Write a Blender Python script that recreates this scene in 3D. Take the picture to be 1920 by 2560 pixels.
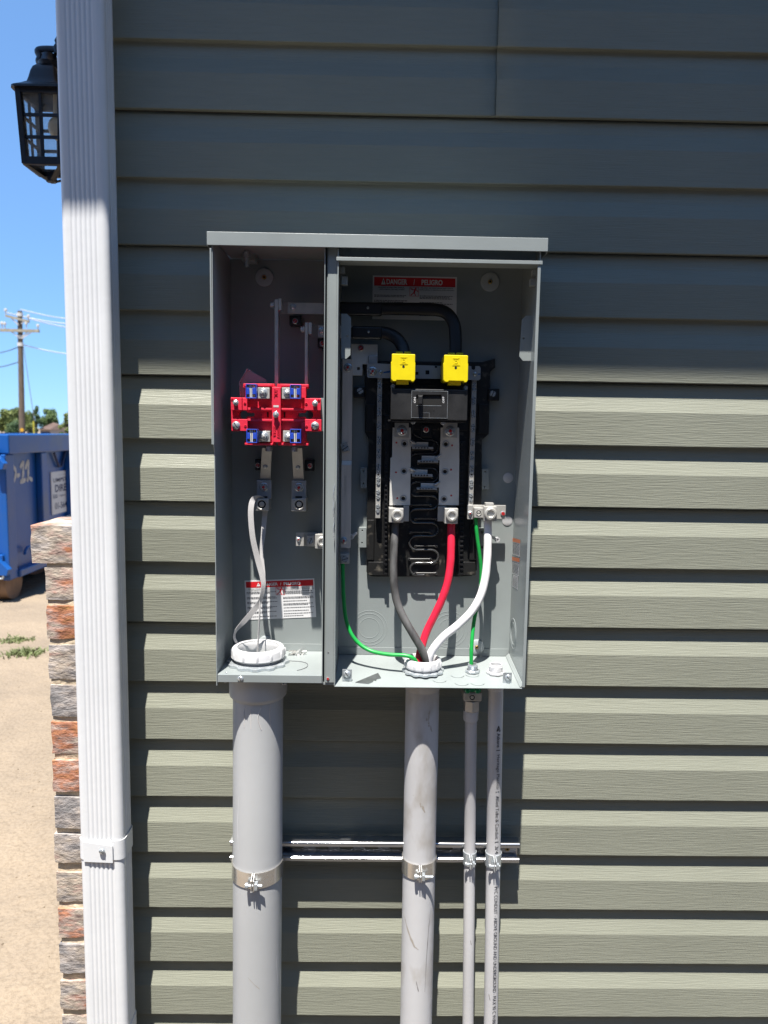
import bpy, bmesh, math, random
import numpy as np
from mathutils import Vector, Matrix
from mathutils.geometry import tessellate_polygon
random.seed(7)
R = math.radians
scn = bpy.context.scene
COL = scn.collection
for o in list(bpy.data.objects): bpy.data.objects.remove(o)

# ------------------------------------------------------------------ camera
PITCH, YAW, ROLL, DIST, EYE = 0.10877061, 0.01346258, 0.01600993, 1.33933116, 1.5
FPX, PW, PH = 1820.0, 1920, 2560
fw = Vector((math.sin(YAW)*math.cos(PITCH), math.cos(YAW)*math.cos(PITCH), -math.sin(PITCH)))
r0 = fw.cross(Vector((0, 0, 1))).normalized(); u0 = r0.cross(fw)
CR = r0*math.cos(ROLL) + u0*math.sin(ROLL)
CU = u0*math.cos(ROLL) - r0*math.sin(ROLL)
CAM = Vector((0, -DIST, EYE))
cd = bpy.data.cameras.new('camera'); cam = bpy.data.objects.new('camera', cd); COL.objects.link(cam)
mw = Matrix((CR, CU, -fw)).transposed().to_4x4(); mw.translation = CAM
cam.matrix_world = mw
cd.sensor_fit = 'HORIZONTAL'; cd.sensor_width = 36; cd.lens = 36*FPX/PW
cd.clip_start = .02; cd.clip_end = 3000
cd.dof.use_dof = True; cd.dof.focus_distance = 1.27; cd.dof.aperture_fstop = 9
scn.camera = cam

# ------------------------------------------------------------------ sky, sun, exposure
LDIR = Vector((.24, 1, -2.97)).normalized()
SUN_EL = math.asin(-LDIR.z); SUN_AZ = math.atan2(-LDIR.x, -LDIR.y)
w = bpy.data.worlds.new('World'); scn.world = w; w.use_nodes = True
nt = w.node_tree; nt.nodes.clear()
sky = nt.nodes.new('ShaderNodeTexSky'); sky.sky_type = 'NISHITA'; sky.sun_disc = False
sky.sun_elevation = SUN_EL; sky.sun_rotation = SUN_AZ % (2*math.pi)
sky.air_density = .8; sky.dust_density = 0.0; sky.ozone_density = 1.2; sky.altitude = 1300
bg = nt.nodes.new('ShaderNodeBackground'); bg.inputs[1].default_value = .13
wo = nt.nodes.new('ShaderNodeOutputWorld')
gm = nt.nodes.new('ShaderNodeGamma'); gm.inputs[1].default_value = .45      # whole dome: softer horizon, bluer air
ti = nt.nodes.new('ShaderNodeMix'); ti.data_type = 'RGBA'; ti.blend_type = 'MULTIPLY'; ti.inputs[0].default_value = 1; ti.inputs[7].default_value = (.66, 1.10, 1.70, 1)
nt.links.new(sky.outputs[0], gm.inputs[0]); nt.links.new(gm.outputs[0], ti.inputs[6]); nt.links.new(ti.outputs[2], bg.inputs[0]); nt.links.new(bg.outputs[0], wo.inputs[0])
sd = bpy.data.lights.new('sun', 'SUN'); sd.energy = 5.0; sd.angle = R(.53); sd.color = (1, .955, .88)
sun = bpy.data.objects.new('sun', sd); COL.objects.link(sun)
sun.rotation_euler = LDIR.to_track_quat('-Z', 'Y').to_euler(); sun.location = (-2, -6, 20)
scn.view_settings.view_transform = 'Standard'; scn.view_settings.look = 'None'
scn.view_settings.exposure = 1.3; scn.view_settings.gamma = 1
scn.view_settings.use_curve_mapping = False

# ------------------------------------------------------------------ survey helpers
def ray(px, py):
    return fw + CR*((px-PW/2)/FPX) - CU*((py-PH/2)/FPX)
def at(px, py, Y):                       # a photo point at depth plane Y
    d = ray(px, py); return CAM + d*((Y-CAM.y)/d.y)
def atX(px, py, X):
    d = ray(px, py); return CAM + d*((X-CAM.x)/d.x)
def atZ(px, py, Z):
    d = ray(px, py); return CAM + d*((Z-CAM.z)/d.z)
class Sheet:
    def __init__(s, ox, oy, k): s.ox, s.oy, s.k = ox, oy, k
    def px(s, x, y): return s.ox+x*s.k, s.oy+y*s.k
    def __call__(s, x, y, Y): return at(*s.px(x, y), Y)
    def X(s, x, y, X): return atX(*s.px(x, y), X)
    def Z(s, x, y, Z): return atZ(*s.px(x, y), Z)
    def r(s, n, Y): return n*s.k*(DIST+Y)/FPX
SA = Sheet(500, 560, .27728); SB = Sheet(820, 620, .34961); SC = Sheet(860, 1000, .31344)
SD = Sheet(520, 1100, .28928); SE = Sheet(800, 1280, .33755); SF = Sheet(540, 1680, .48222)
SG = Sheet(0, 0, .23513); SJ = Sheet(0, 1060, .11757); SK = Sheet(0, 1330, .14925)
SL = Sheet(0, 760, .15371); SM = Sheet(560, 1590, .18083); SN = Sheet(1130, 1620, .12055)
SO = Sheet(560, 2080, .18083); SQ = Sheet(980, 2080, .20494); SR = Sheet(880, 860, .24111)
SS = Sheet(560, 940, .15672); ST = Sheet(1130, 1160, .14467); SU = Sheet(600, 1120, .19289)
SX = Sheet(1200, 620, .17182); S1 = Sheet(0, 0, 1.0)

# ------------------------------------------------------------------ materials
def lin(c):
    return tuple((v/255/12.92 if v <= 10 else ((v/255+.055)/1.055)**2.4) for v in c)
M = {}
def mat(name, col, rough=.5, metal=0., var=.0, vscale=30., var2=None, bump=0., bscale=300., stretch=(1, 1, 1),
        spec=.5, vstretch=(1, 1, 1), detail=4., rvar=0., contrast=(.35, .65), trans=0., alpha=1., ior=1.45):
    m = bpy.data.materials.new(name); m.use_nodes = True; M[name] = m
    n = m.node_tree; b = n.nodes['Principled BSDF']; L = n.links.new
    b.inputs['Base Color'].default_value = (*col, 1); b.inputs['Roughness'].default_value = rough
    b.inputs['Metallic'].default_value = metal; b.inputs['Specular IOR Level'].default_value = spec
    b.inputs['Transmission Weight'].default_value = trans; b.inputs['IOR'].default_value = ior
    b.inputs['Alpha'].default_value = alpha
    tc = n.nodes.new('ShaderNodeTexCoord')
    def noise(sc, st, det=detail):
        mp = n.nodes.new('ShaderNodeMapping'); mp.inputs['Scale'].default_value = st
        t = n.nodes.new('ShaderNodeTexNoise'); t.inputs['Scale'].default_value = sc; t.inputs['Detail'].default_value = det
        L(tc.outputs['Object'], mp.inputs[0]); L(mp.outputs[0], t.inputs['Vector']); return t
    if var or var2 or rvar:
        t = noise(vscale, vstretch)
        rp = n.nodes.new('ShaderNodeValToRGB')
        rp.color_ramp.elements[0].position, rp.color_ramp.elements[1].position = contrast
        c2 = var2 if var2 else tuple(max(0, v*(1-var)) for v in col)
        c1 = col if var2 else tuple(min(1, v*(1+var*.5)) for v in col)
        rp.color_ramp.elements[0].color = (*c2, 1); rp.color_ramp.elements[1].color = (*c1, 1)
        L(t.outputs['Fac'], rp.inputs[0])
        if var or var2: L(rp.outputs[0], b.inputs['Base Color'])
        if rvar:
            mr = n.nodes.new('ShaderNodeMapRange'); mr.inputs[3].default_value = rough-rvar; mr.inputs[4].default_value = rough+rvar
            L(t.outputs['Fac'], mr.inputs[0]); L(mr.outputs[0], b.inputs['Roughness'])
    if bump:
        t = noise(bscale, stretch)
        bp = n.nodes.new('ShaderNodeBump'); bp.inputs['Strength'].default_value = 1; bp.inputs['Distance'].default_value = bump
        L(t.outputs['Fac'], bp.inputs['Height']); L(bp.outputs[0], b.inputs['Normal'])
    return m
mat('siding', (.224, .230, .187), .42, var=.03, vscale=6, vstretch=(2, 1, 30), bump=.00075, bscale=34, stretch=(.8, 1, 19), spec=.35, detail=7)
n = M['siding'].node_tree; bs = n.nodes['Principled BSDF']; src = bs.inputs['Base Color'].links[0].from_socket
oi = n.nodes.new('ShaderNodeObjectInfo'); mr = n.nodes.new('ShaderNodeMapRange'); mr.inputs[3].default_value = .94; mr.inputs[4].default_value = 1.05
tc = n.nodes.new('ShaderNodeTexCoord'); t = n.nodes.new('ShaderNodeTexNoise'); t.inputs['Scale'].default_value = 2.2; t.inputs['Detail'].default_value = 6; n.links.new(tc.outputs['Object'], t.inputs['Vector'])
m2 = n.nodes.new('ShaderNodeMapRange'); m2.inputs[1].default_value = .3; m2.inputs[2].default_value = .7; m2.inputs[3].default_value = .92; m2.inputs[4].default_value = 1.06; n.links.new(t.outputs['Fac'], m2.inputs[0])
mu = n.nodes.new('ShaderNodeMath'); mu.operation = 'MULTIPLY'; n.links.new(oi.outputs['Random'], mr.inputs[0]); n.links.new(mr.outputs[0], mu.inputs[0]); n.links.new(m2.outputs[0], mu.inputs[1])
vm = n.nodes.new('ShaderNodeVectorMath'); vm.operation = 'SCALE'; n.links.new(src, vm.inputs[0]); n.links.new(mu.outputs[0], vm.inputs['Scale']); n.links.new(vm.outputs[0], bs.inputs['Base Color'])
mat('white_paint', (.63, .64, .655), .33, var=.03, vscale=9, bump=.0002, bscale=60, spec=.5)
mat('trim', (.62, .58, .54), .5)
mat('soffit', (.55, .53, .50), .6)
mat('roof', (.06, .055, .05), .9, bump=.004, bscale=60)
mat('sheathing', (.2, .17, .13), .8)
mat('enclosure', (.241, .267, .268), .34, var=.10, vscale=7, bump=.00008, bscale=500, rvar=.07, spec=.5)
mat('washer', (.36, .39, .40), .22, spec=.7)
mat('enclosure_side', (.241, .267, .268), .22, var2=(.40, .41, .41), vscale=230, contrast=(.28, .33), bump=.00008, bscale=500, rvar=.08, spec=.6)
mat('red_plastic', (.64, .028, .058), .38, var=.06, vscale=40, bump=.0002, bscale=300)
mat('blue_plastic', (.02, .06, .42), .35)
mat('yellow_plastic', (.72, .58, .004), .42, var=.05, vscale=60)
mat('black_plastic', (.011, .011, .012), .32, var=.3, vscale=60, rvar=.12, bump=.0002, bscale=250)
mat('black_dusty', (.012, .012, .012), .4, var2=(.10, .09, .075), vscale=55, contrast=(.30, .42), rvar=.1, bump=.0003, bscale=200)
mat('ridge', (.035, .035, .036), .18, spec=.9)
mat('strut_metal', (.52, .53, .55), .22, metal=.95, var=.06, vscale=20)
mat('breaker_black', (.020, .020, .021), .42, var=.25, vscale=40, rvar=.1, bump=.0001, bscale=300)
mat('sleeve', (.012, .012, .014), .38, bump=.0004, bscale=120, stretch=(1, 1, 1))
mat('tin', (.47, .46, .435), .36, metal=.35, var=.12, vscale=50, rvar=.1, bump=.00006, bscale=700)
mat('bus', (.66, .65, .62), .40, metal=.2, var=.08, vscale=40, rvar=.08)
mat('brownbar', (.68, .61, .55), .30, metal=.15, var=.18, vscale=16, vstretch=(6, 1, .6), rvar=.1)
mat('band_metal', (.62, .60, .57), .24, metal=.85, var=.1, vscale=30, rvar=.1)
mat('zinc', (.50, .535, .56), .25, metal=.6, var=.15, vscale=160, rvar=.1)
mat('galv', (.42, .43, .44), .3, metal=.5, var=.06, vscale=25, vstretch=(1, 1, 1), rvar=.06)
mat('gold', (.5, .32, .09), .3, metal=.9)
mat('darkhole', (.006, .006, .006), .8)
mat('redmark', (.42, .012, .012), .5)
mat('bluemark', (.02, .10, .30), .5)
mat('label', (.66, .66, .67), .45)
mat('label_red', (.55, .012, .018), .45)
mat('label_orange', (.62, .17, .06), .45)
mat('ink', (.03, .03, .035), .6)
mat('inkgrey', (.10, .10, .11), .6)
mat('pvc', (.405, .412, .418), .42, var=.07, vscale=7, vstretch=(1, 1, .4), rvar=.06, bump=.00015, bscale=60)
mat('pvc_dirty', (.49, .487, .495), .45, var2=(.36, .335, .31), vscale=13, vstretch=(1.6, 1, .7), contrast=(.33, .50), bump=.0002, bscale=60)
mat('pvc_light', (.50, .495, .505), .42, var=.10, vscale=14, vstretch=(1, 1, .25), bump=.00015, bscale=90)
mat('pvc_white', (.52, .52, .535), .38, var=.04, vscale=40)
mat('smudge', (.33, .30, .265), .6)
mat('smudge_dark', (.22, .21, .21), .6)
mat('smudge_pale', (.52, .52, .53), .5)
mat('glue', (.50, .48, .47), .12, spec=.8)
mat('cable_black', (.035, .035, .036), .55, var2=(.10, .10, .10), vscale=30, vstretch=(2, 2, .6), bump=.0004, bscale=110, stretch=(1, 1, .2))
mat('cable_red', (.60, .018, .05), .38, var=.08, vscale=40, bump=.0003, bscale=60)
mat('cable_white', (.72, .71, .73), .36, var=.04, vscale=40, bump=.0003, bscale=60)
mat('cable_green', (.012, .30, .055), .36, var=.1, vscale=60)
mat('greenscrew', (.01, .22, .09), .3, metal=.3)
mat('strand', (.5, .5, .5), .4, metal=.6)
mat('paper', (.75, .74, .72), .7)
mat('steel_blade', (.33, .34, .35), .3, metal=.9, var=.15, vscale=70)
mat('lantern_metal', (.012, .013, .018), .38, bump=.0003, bscale=300)
mat('bulb', (.72, .60, .40), .35, spec=.5)
mat('glass', (.86, .89, .90), .10, trans=.90, ior=1.06, bump=.0008, bscale=70)
mat('mortar', (.52, .43, .31), .9, var=.2, vscale=40, bump=.003, bscale=120)
mat('dump_blue', (.006, .075, .30), .36, var2=(.035, .085, .22), vscale=2.6, contrast=(.30, .5), rvar=.1, spec=.5, detail=8)
mat('rust', (.16, .07, .035), .8, var=.4, vscale=12)
mat('roller', (.20, .12, .07), .7, var=.3, vscale=8)
mat('lens_red', (.5, .01, .01), .3)
mat('sign_white', (.62, .62, .62), .5)
mat('spray', (.55, .54, .52), .7)
mat('navy', (.02, .03, .09), .6)
mat('wood_pole', (.12, .09, .065), .9, var=.35, vscale=6, vstretch=(6, 6, .4))
mat('wood_arm', (.28, .25, .19), .9, var=.2, vscale=4)
mat('wire', (.55, .57, .6), .5)
mat('wire_dark', (.06, .06, .065), .6)
mat('ceramic', (.5, .48, .45), .3)
mat('yellow_sign', (.50, .27, .02), .6)
mat('yellow_post', (.42, .36, .03), .6)
mat('far_wall', (.35, .27, .22), .8)
mat('far_roof', (.11, .07, .055), .9, var=.3, vscale=2)
mat('dark_strip', (.070, .060, .050), .95, var=.3, vscale=4, bump=.01, bscale=40)  # for the added strip that lowers ground bounce
mat('blocker_grey', (.16, .165, .18), .6)  # even grey of the added light-blocking house
mat('bark', (.09, .07, .05), .9)
mat('grass', (.13, .16, .06), .7, var=.3, vscale=20)
def leafmat(name, a, b):
    m = mat(name, a, .6, var2=b, vscale=1.3, contrast=(.38, .62), spec=.2)
    m.node_tree.nodes['Principled BSDF'].inputs['Subsurface Weight'].default_value = 0
    return m
leafmat('leaf_a', (.16, .19, .06), (.09, .12, .035)); leafmat('leaf_b', (.11, .16, .055), (.06, .10, .035)); leafmat('leaf_c', (.07, .115, .05), (.04, .075, .03))

# sand ground
m = mat('sand', (.25, .19, .125), .95, spec=.1); n = m.node_tree; L = n.links.new; b = n.nodes['Principled BSDF']
tc = n.nodes.new('ShaderNodeTexCoord')
def nz(sc, det, rough=.6):
    t = n.nodes.new('ShaderNodeTexNoise'); t.inputs['Scale'].default_value = sc; t.inputs['Detail'].default_value = det
    t.inputs['Roughness'].default_value = rough; L(tc.outputs['Object'], t.inputs['Vector']); return t
a1 = nz(1.6, 5); a2 = nz(70, 4); a3 = nz(9, 6)
rp = n.nodes.new('ShaderNodeValToRGB'); e = rp.color_ramp.elements
e[0].position = .32; e[0].color = (.205, .168, .130, 1); e[1].position = .6; e[1].color = (.265, .214, .160, 1)
L(a1.outputs['Fac'], rp.inputs[0])
rp2 = n.nodes.new('ShaderNodeValToRGB'); e = rp2.color_ramp.elements
e[0].position = .32; e[0].color = (.62, .6, .58, 1); e[1].position = .55; e[1].color = (1.05, 1.05, 1.05, 1)
L(a2.outputs['Fac'], rp2.inputs[0])
mx = n.nodes.new('ShaderNodeMix'); mx.data_type = 'RGBA'; mx.blend_type = 'MULTIPLY'; mx.inputs[0].default_value = .5
L(rp.outputs[0], mx.inputs[6]); L(rp2.outputs[0], mx.inputs[7]); L(mx.outputs[2], b.inputs['Base Color'])
ad = n.nodes.new('ShaderNodeMath'); ad.operation = 'MULTIPLY_ADD'; ad.inputs[1].default_value = .12
L(a2.outputs['Fac'], ad.inputs[0]); L(a3.outputs['Fac'], ad.inputs[2])
bp = n.nodes.new('ShaderNodeBump'); bp.inputs['Distance'].default_value = .05; bp.inputs['Strength'].default_value = .6
L(ad.outputs[0], bp.inputs['Height']); L(bp.outputs[0], b.inputs['Normal'])

# brick: every brick draws its own place in one blend of fired-clay colours
m = mat('brick', (.3, .2, .15), .88, spec=.2); n = m.node_tree; L = n.links.new; b = n.nodes['Principled BSDF']
tc = n.nodes.new('ShaderNodeTexCoord'); oi = n.nodes.new('ShaderNodeObjectInfo')
cb = n.nodes.new('ShaderNodeVectorMath'); cb.operation = 'MULTIPLY_ADD'; cb.inputs[1].default_value = (1, 1, 1)
sc = n.nodes.new('ShaderNodeVectorMath'); sc.operation = 'SCALE'; sc.inputs['Scale'].default_value = 9
cx = n.nodes.new('ShaderNodeCombineXYZ')
for i in range(3): L(oi.outputs['Random'], cx.inputs[i])
L(cx.outputs[0], sc.inputs[0]); L(tc.outputs['Object'], cb.inputs[0]); L(sc.outputs[0], cb.inputs[2])
def bn(s, d, st=(1, 1, 1)):
    mp = n.nodes.new('ShaderNodeMapping'); mp.inputs['Scale'].default_value = st
    t = n.nodes.new('ShaderNodeTexNoise'); t.inputs['Scale'].default_value = s; t.inputs['Detail'].default_value = d
    t.inputs['Roughness'].default_value = .65
    L(cb.outputs[0], mp.inputs[0]); L(mp.outputs[0], t.inputs['Vector']); return t
p1 = bn(15, 5, (.6, .6, 1.6)); p2 = bn(55, 5, (.6, 1, 1.5)); p3 = bn(95, 6, (.7, 1, 1.4))
mixr = n.nodes.new('ShaderNodeMath'); mixr.operation = 'MULTIPLY_ADD'; mixr.inputs[1].default_value = .50
spc = n.nodes.new('ShaderNodeSeparateColor'); L(oi.outputs['Color'], spc.inputs[0]); L(spc.outputs[0], mixr.inputs[0])
sub = n.nodes.new('ShaderNodeMath'); sub.operation = 'SUBTRACT'; sub.inputs[1].default_value = .25
L(p1.outputs['Fac'], sub.inputs[0]); L(sub.outputs[0], mixr.inputs[2])
rp = n.nodes.new('ShaderNodeValToRGB'); el = rp.color_ramp.elements
el[0].position = .24; el[0].color = (.17, .17, .18, 1); el[1].position = .76; el[1].color = (.44, .25, .08, 1)
for ps, c in ((.34, (.30, .29, .30)), (.42, (.40, .365, .35)), (.50, (.44, .385, .33)), (.56, (.42, .31, .28)), (.63, (.42, .19, .12)), (.70, (.42, .20, .10))):
    x = el.new(ps); x.color = (*c, 1)
L(mixr.outputs[0], rp.inputs[0])
rq = n.nodes.new('ShaderNodeValToRGB'); el = rq.color_ramp.elements
el[0].position = .33; el[0].color = (.46, .45, .45, 1); el[1].position = .60; el[1].color = (1.12, 1.08, 1.02, 1)
L(p2.outputs['Fac'], rq.inputs[0])
mx = n.nodes.new('ShaderNodeMix'); mx.data_type = 'RGBA'; mx.blend_type = 'MULTIPLY'; mx.inputs[0].default_value = 1
L(rp.outputs[0], mx.inputs[6]); L(rq.outputs[0], mx.inputs[7]); L(mx.outputs[2], b.inputs['Base Color'])
bp = n.nodes.new('ShaderNodeBump'); bp.inputs['Distance'].default_value = .0038; bp.inputs['Strength'].default_value = 1
L(p3.outputs['Fac'], bp.inputs['Height']); L(bp.outputs[0], b.inputs['Normal'])

# pull tape: woven white with printed length ticks
m = mat('tape', (.66, .65, .65), .6, bump=.0003, bscale=900); n = m.node_tree; L = n.links.new; b = n.nodes['Principled BSDF']
tc = n.nodes.new('ShaderNodeTexCoord'); wv = n.nodes.new('ShaderNodeTexWave'); wv.bands_direction = 'Z'
wv.inputs['Scale'].default_value = 170; wv.inputs['Distortion'].default_value = 1.5; wv.inputs['Detail'].default_value = 2
L(tc.outputs['Object'], wv.inputs['Vector'])
rp = n.nodes.new('ShaderNodeValToRGB'); rp.color_ramp.elements[0].position = .12; rp.color_ramp.elements[0].color = (.26, .25, .25, 1)
rp.color_ramp.elements[1].position = .3; rp.color_ramp.elements[1].color = (.54, .53, .53, 1)
L(wv.outputs['Fac'], rp.inputs[0]); L(rp.outputs[0], b.inputs['Base Color'])

# ------------------------------------------------------------------ objects
WL = {}
def thing(name, label, cat, loc, group=None):
    o = bpy.data.objects.new(name, None); COL.objects.link(o); o.location = loc; o.empty_display_size = .05
    o['label'] = label; o['category'] = cat
    if group: o['group'] = group
    WL[o] = Vector(loc); return o
def link(name, me, parent=None, loc=None, label=None, cat=None, group=None, kind=None):
    o = bpy.data.objects.new(name, me); COL.objects.link(o)
    if parent: o.parent = parent; WL[o] = WL[parent].copy()
    else:
        o.location = loc or (0, 0, 0); WL[o] = Vector(o.location)
    if label: o['label'] = label
    if cat: o['category'] = cat
    if group: o['group'] = group
    if kind: o['kind'] = kind
    return o
class MB:
    def __init__(s): s.v = []; s.f = []; s.m = []; s.cm = 0
    def use(s, i): s.cm = i; return s
    def add(s, vs, fs):
        k = len(s.v); s.v += [Vector(p) for p in vs]
        for f in fs: s.f.append([i+k for i in f]); s.m.append(s.cm)
        return s
    def box(s, x0, x1, y0, y1, z0, z1):
        x0, x1 = sorted((x0, x1)); y0, y1 = sorted((y0, y1)); z0, z1 = sorted((z0, z1))
        return s.add([(x0, y0, z0), (x1, y0, z0), (x1, y1, z0), (x0, y1, z0), (x0, y0, z1), (x1, y0, z1), (x1, y1, z1), (x0, y1, z1)],
                     [(0, 3, 2, 1), (4, 5, 6, 7), (0, 1, 5, 4), (1, 2, 6, 5), (2, 3, 7, 6), (3, 0, 4, 7)])
    def rect(s, sh, x0, y0, x1, y1, yf, th):           # upright plate, front at depth yf
        a = sh(x0, (y0+y1)/2, yf); b_ = sh(x1, (y0+y1)/2, yf); c = sh((x0+x1)/2, y0, yf); d = sh((x0+x1)/2, y1, yf)
        return s.box(a.x, b_.x, yf, yf+th, d.z, c.z)
    def prism(s, pts, yf, th, holes=()):               # polygon in the XZ plane with holes
        loops = [[Vector((p[0], 0, p[-1])) for p in l] for l in [pts, *holes]]
        tri = tessellate_polygon(loops); flat = [p for l in loops for p in l]; nn = len(flat)
        vs = [(p.x, yf, p.z) for p in flat] + [(p.x, yf+th, p.z) for p in flat]
        fs = []
        for t in tri:
            a, b_, c = (flat[i] for i in t)
            up = (b_-a).cross(c-a).y
            t = tuple(t) if up < 0 else tuple(reversed(t))
            fs += [t, tuple(i+nn for i in reversed(t))]
        k = 0
        for l in loops:
            q = len(l); ar = sum(l[i].x*l[(i+1) % q].z - l[(i+1) % q].x*l[i].z for i in range(q))
            for i in range(q):
                j = (i+1) % q
                f = (k+i, k+j, k+j+nn, k+i+nn)
                fs.append(f)
            k += q
        return s.add(vs, fs)
    def poly(s, sh, pts, yf, th, holes=()):
        c = lambda l: [(lambda p: (p.x, p.z))(sh(x, y, yf)) for x, y in l]
        return s.prism(c(pts), yf, th, [c(h) for h in holes])
    def hexa(s, front, back):
        return s.add(list(front)+list(back), [(0, 1, 2, 3), (7, 6, 5, 4), (0, 4, 5, 1), (1, 5, 6, 2), (2, 6, 7, 3), (3, 7, 4, 0)])
    def cyl(s, p, q, r, r2=None, n=16, caps=True):
        p, q = Vector(p), Vector(q); d = (q-p).normalized(); r2 = r if r2 is None else r2
        a = d.orthogonal().normalized(); c = d.cross(a)
        ring = [a*math.cos(2*math.pi*i/n)+c*math.sin(2*math.pi*i/n) for i in range(n)]
        vs = [p+t*r for t in ring]+[q+t*r2 for t in ring]
        fs = [(i, (i+1) % n, (i+1) % n+n, i+n) for i in range(n)]
        if caps: fs += [tuple(reversed(range(n))), tuple(range(n, 2*n))]
        return s.add(vs, fs)
    def lathe(s, p, axis, prof, n=24, rot=0.):         # prof: (radius, height) along axis
        p = Vector(p); d = Vector(axis).normalized()
        a = (Vector((1, 0, 0)) if abs(d.x) < .9 else Vector((0, 0, 1))); a = (a-d*a.dot(d)).normalized(); c = d.cross(a)
        vs = []; fs = []
        for r_, h in prof:
            for i in range(n):
                t = 2*math.pi*i/n+rot; vs.append(p+d*h+(a*math.cos(t)+c*math.sin(t))*r_)
        for j in range(len(prof)-1):
            for i in range(n): fs.append((j*n+i, j*n+(i+1) % n, (j+1)*n+(i+1) % n, (j+1)*n+i))
        return s.add(vs, fs)
    def tube(s, pts, r, n=10, sx=1., sy=1., caps=True, up=None):
        pts = [Vector(p) for p in pts]; rr = r if isinstance(r, (list, tuple)) else [r]*len(pts)
        vs = []; fs = []; ref = None
        for i, p in enumerate(pts):
            d = (pts[min(i+1, len(pts)-1)]-pts[max(i-1, 0)]).normalized()
            if up is not None: a = Vector(up)
            elif ref is None: a = d.orthogonal()
            else: a = ref
            a = (a-d*a.dot(d)).normalized(); ref = a; c = d.cross(a)
            for k in range(n):
                t = 2*math.pi*k/n; vs.append(p+a*math.cos(t)*rr[i]*sx+c*math.sin(t)*rr[i]*sy)
        for i in range(len(pts)-1):
            for k in range(n): fs.append((i*n+k, i*n+(k+1) % n, (i+1)*n+(k+1) % n, (i+1)*n+k))
        if caps: fs += [tuple(reversed(range(n))), tuple(range((len(pts)-1)*n, len(pts)*n))]
        return s.add(vs, fs)
    def build(s, name, mats, parent=None, loc=None, bevel=0., smooth=None, label=None, cat=None, group=None, kind=None, seg=2):
        base = WL[parent] if parent else Vector(loc or (0, 0, 0))
        me = bpy.data.meshes.new(name); me.from_pydata([p-base for p in s.v], [], s.f)
        for mm in (mats if isinstance(mats, (list, tuple)) else [mats]): me.materials.append(M[mm])
        me.polygons.foreach_set('material_index', s.m)
        bm = bmesh.new(); bm.from_mesh(me); bmesh.ops.recalc_face_normals(bm, faces=bm.faces); bm.to_mesh(me); bm.free()
        if smooth is not None:
            me.polygons.foreach_set('use_smooth', [True]*len(me.polygons)); me.set_sharp_from_angle(angle=R(smooth))
        o = link(name, me, parent, base if not parent else None, label, cat, group, kind)
        if bevel:
            md = o.modifiers.new('bevel', 'BEVEL'); md.width = bevel; md.segments = seg; md.limit_method = 'ANGLE'; md.angle_limit = R(40)
        return o
def crom(pts, k=8):
    P_ = [Vector(p) for p in pts]; P_ = [P_[0]*2-P_[1]]+P_+[P_[-1]*2-P_[-2]]; out = []
    for i in range(1, len(P_)-2):
        a, b_, c, d = P_[i-1:i+3]
        for j in range(k):
            t = j/k; out.append(.5*((2*b_)+(c-a)*t+(2*a-5*b_+4*c-d)*t*t+(3*b_-a-3*c+d)*t**3))
    out.append(P_[-2]); return out
def circ(cx, cy, r, n=20, a0=0, a1=2*math.pi):
    return [(cx+r*math.cos(a0+(a1-a0)*i/n), cy+r*math.sin(a0+(a1-a0)*i/n)) for i in range(n if abs(a1-a0-2*math.pi) < 1e-6 else n+1)]
# text as flat mesh
_tc = {}
def text2d(t, bold=0.):
    if (t, bold) in _tc: return _tc[(t, bold)]
    c = bpy.data.curves.new('t', 'FONT'); c.body = t; c.size = 1; c.offset = bold; c.resolution_u = 3
    o = bpy.data.objects.new('t', c); COL.objects.link(o); bpy.context.view_layer.update()
    me = bpy.data.meshes.new_from_object(o.evaluated_get(bpy.context.evaluated_depsgraph_get()))
    vs = [(v.co.x, v.co.y) for v in me.vertices]; fs = [tuple(p.vertices) for p in me.polygons]
    bpy.data.objects.remove(o); bpy.data.meshes.remove(me); bpy.data.curves.remove(c)
    _tc[(t, bold)] = (vs, fs); return vs, fs
def put_text(mb, t, fn, bold=0., width=None, height=None, fit=True):
    """fn(u, v) -> point, u,v in 0..1 over the text's own box (v up)"""
    vs, fs = text2d(t, bold)
    x0 = min(v[0] for v in vs); x1 = max(v[0] for v in vs); y0 = min(v[1] for v in vs); y1 = max(v[1] for v in vs)
    mb.add([fn((x-x0)/(x1-x0), (y-y0)/(y1-y0)) for x, y in vs], fs)
def quadfn(sh, x0, y0, x1, y1, Y, skew=0.):
    """box in a sheet; returns fn(u,v) with v up"""
    return lambda u, v: sh(x0+(x1-x0)*u, y1+(y0-y1)*v + skew*u, Y)

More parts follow.
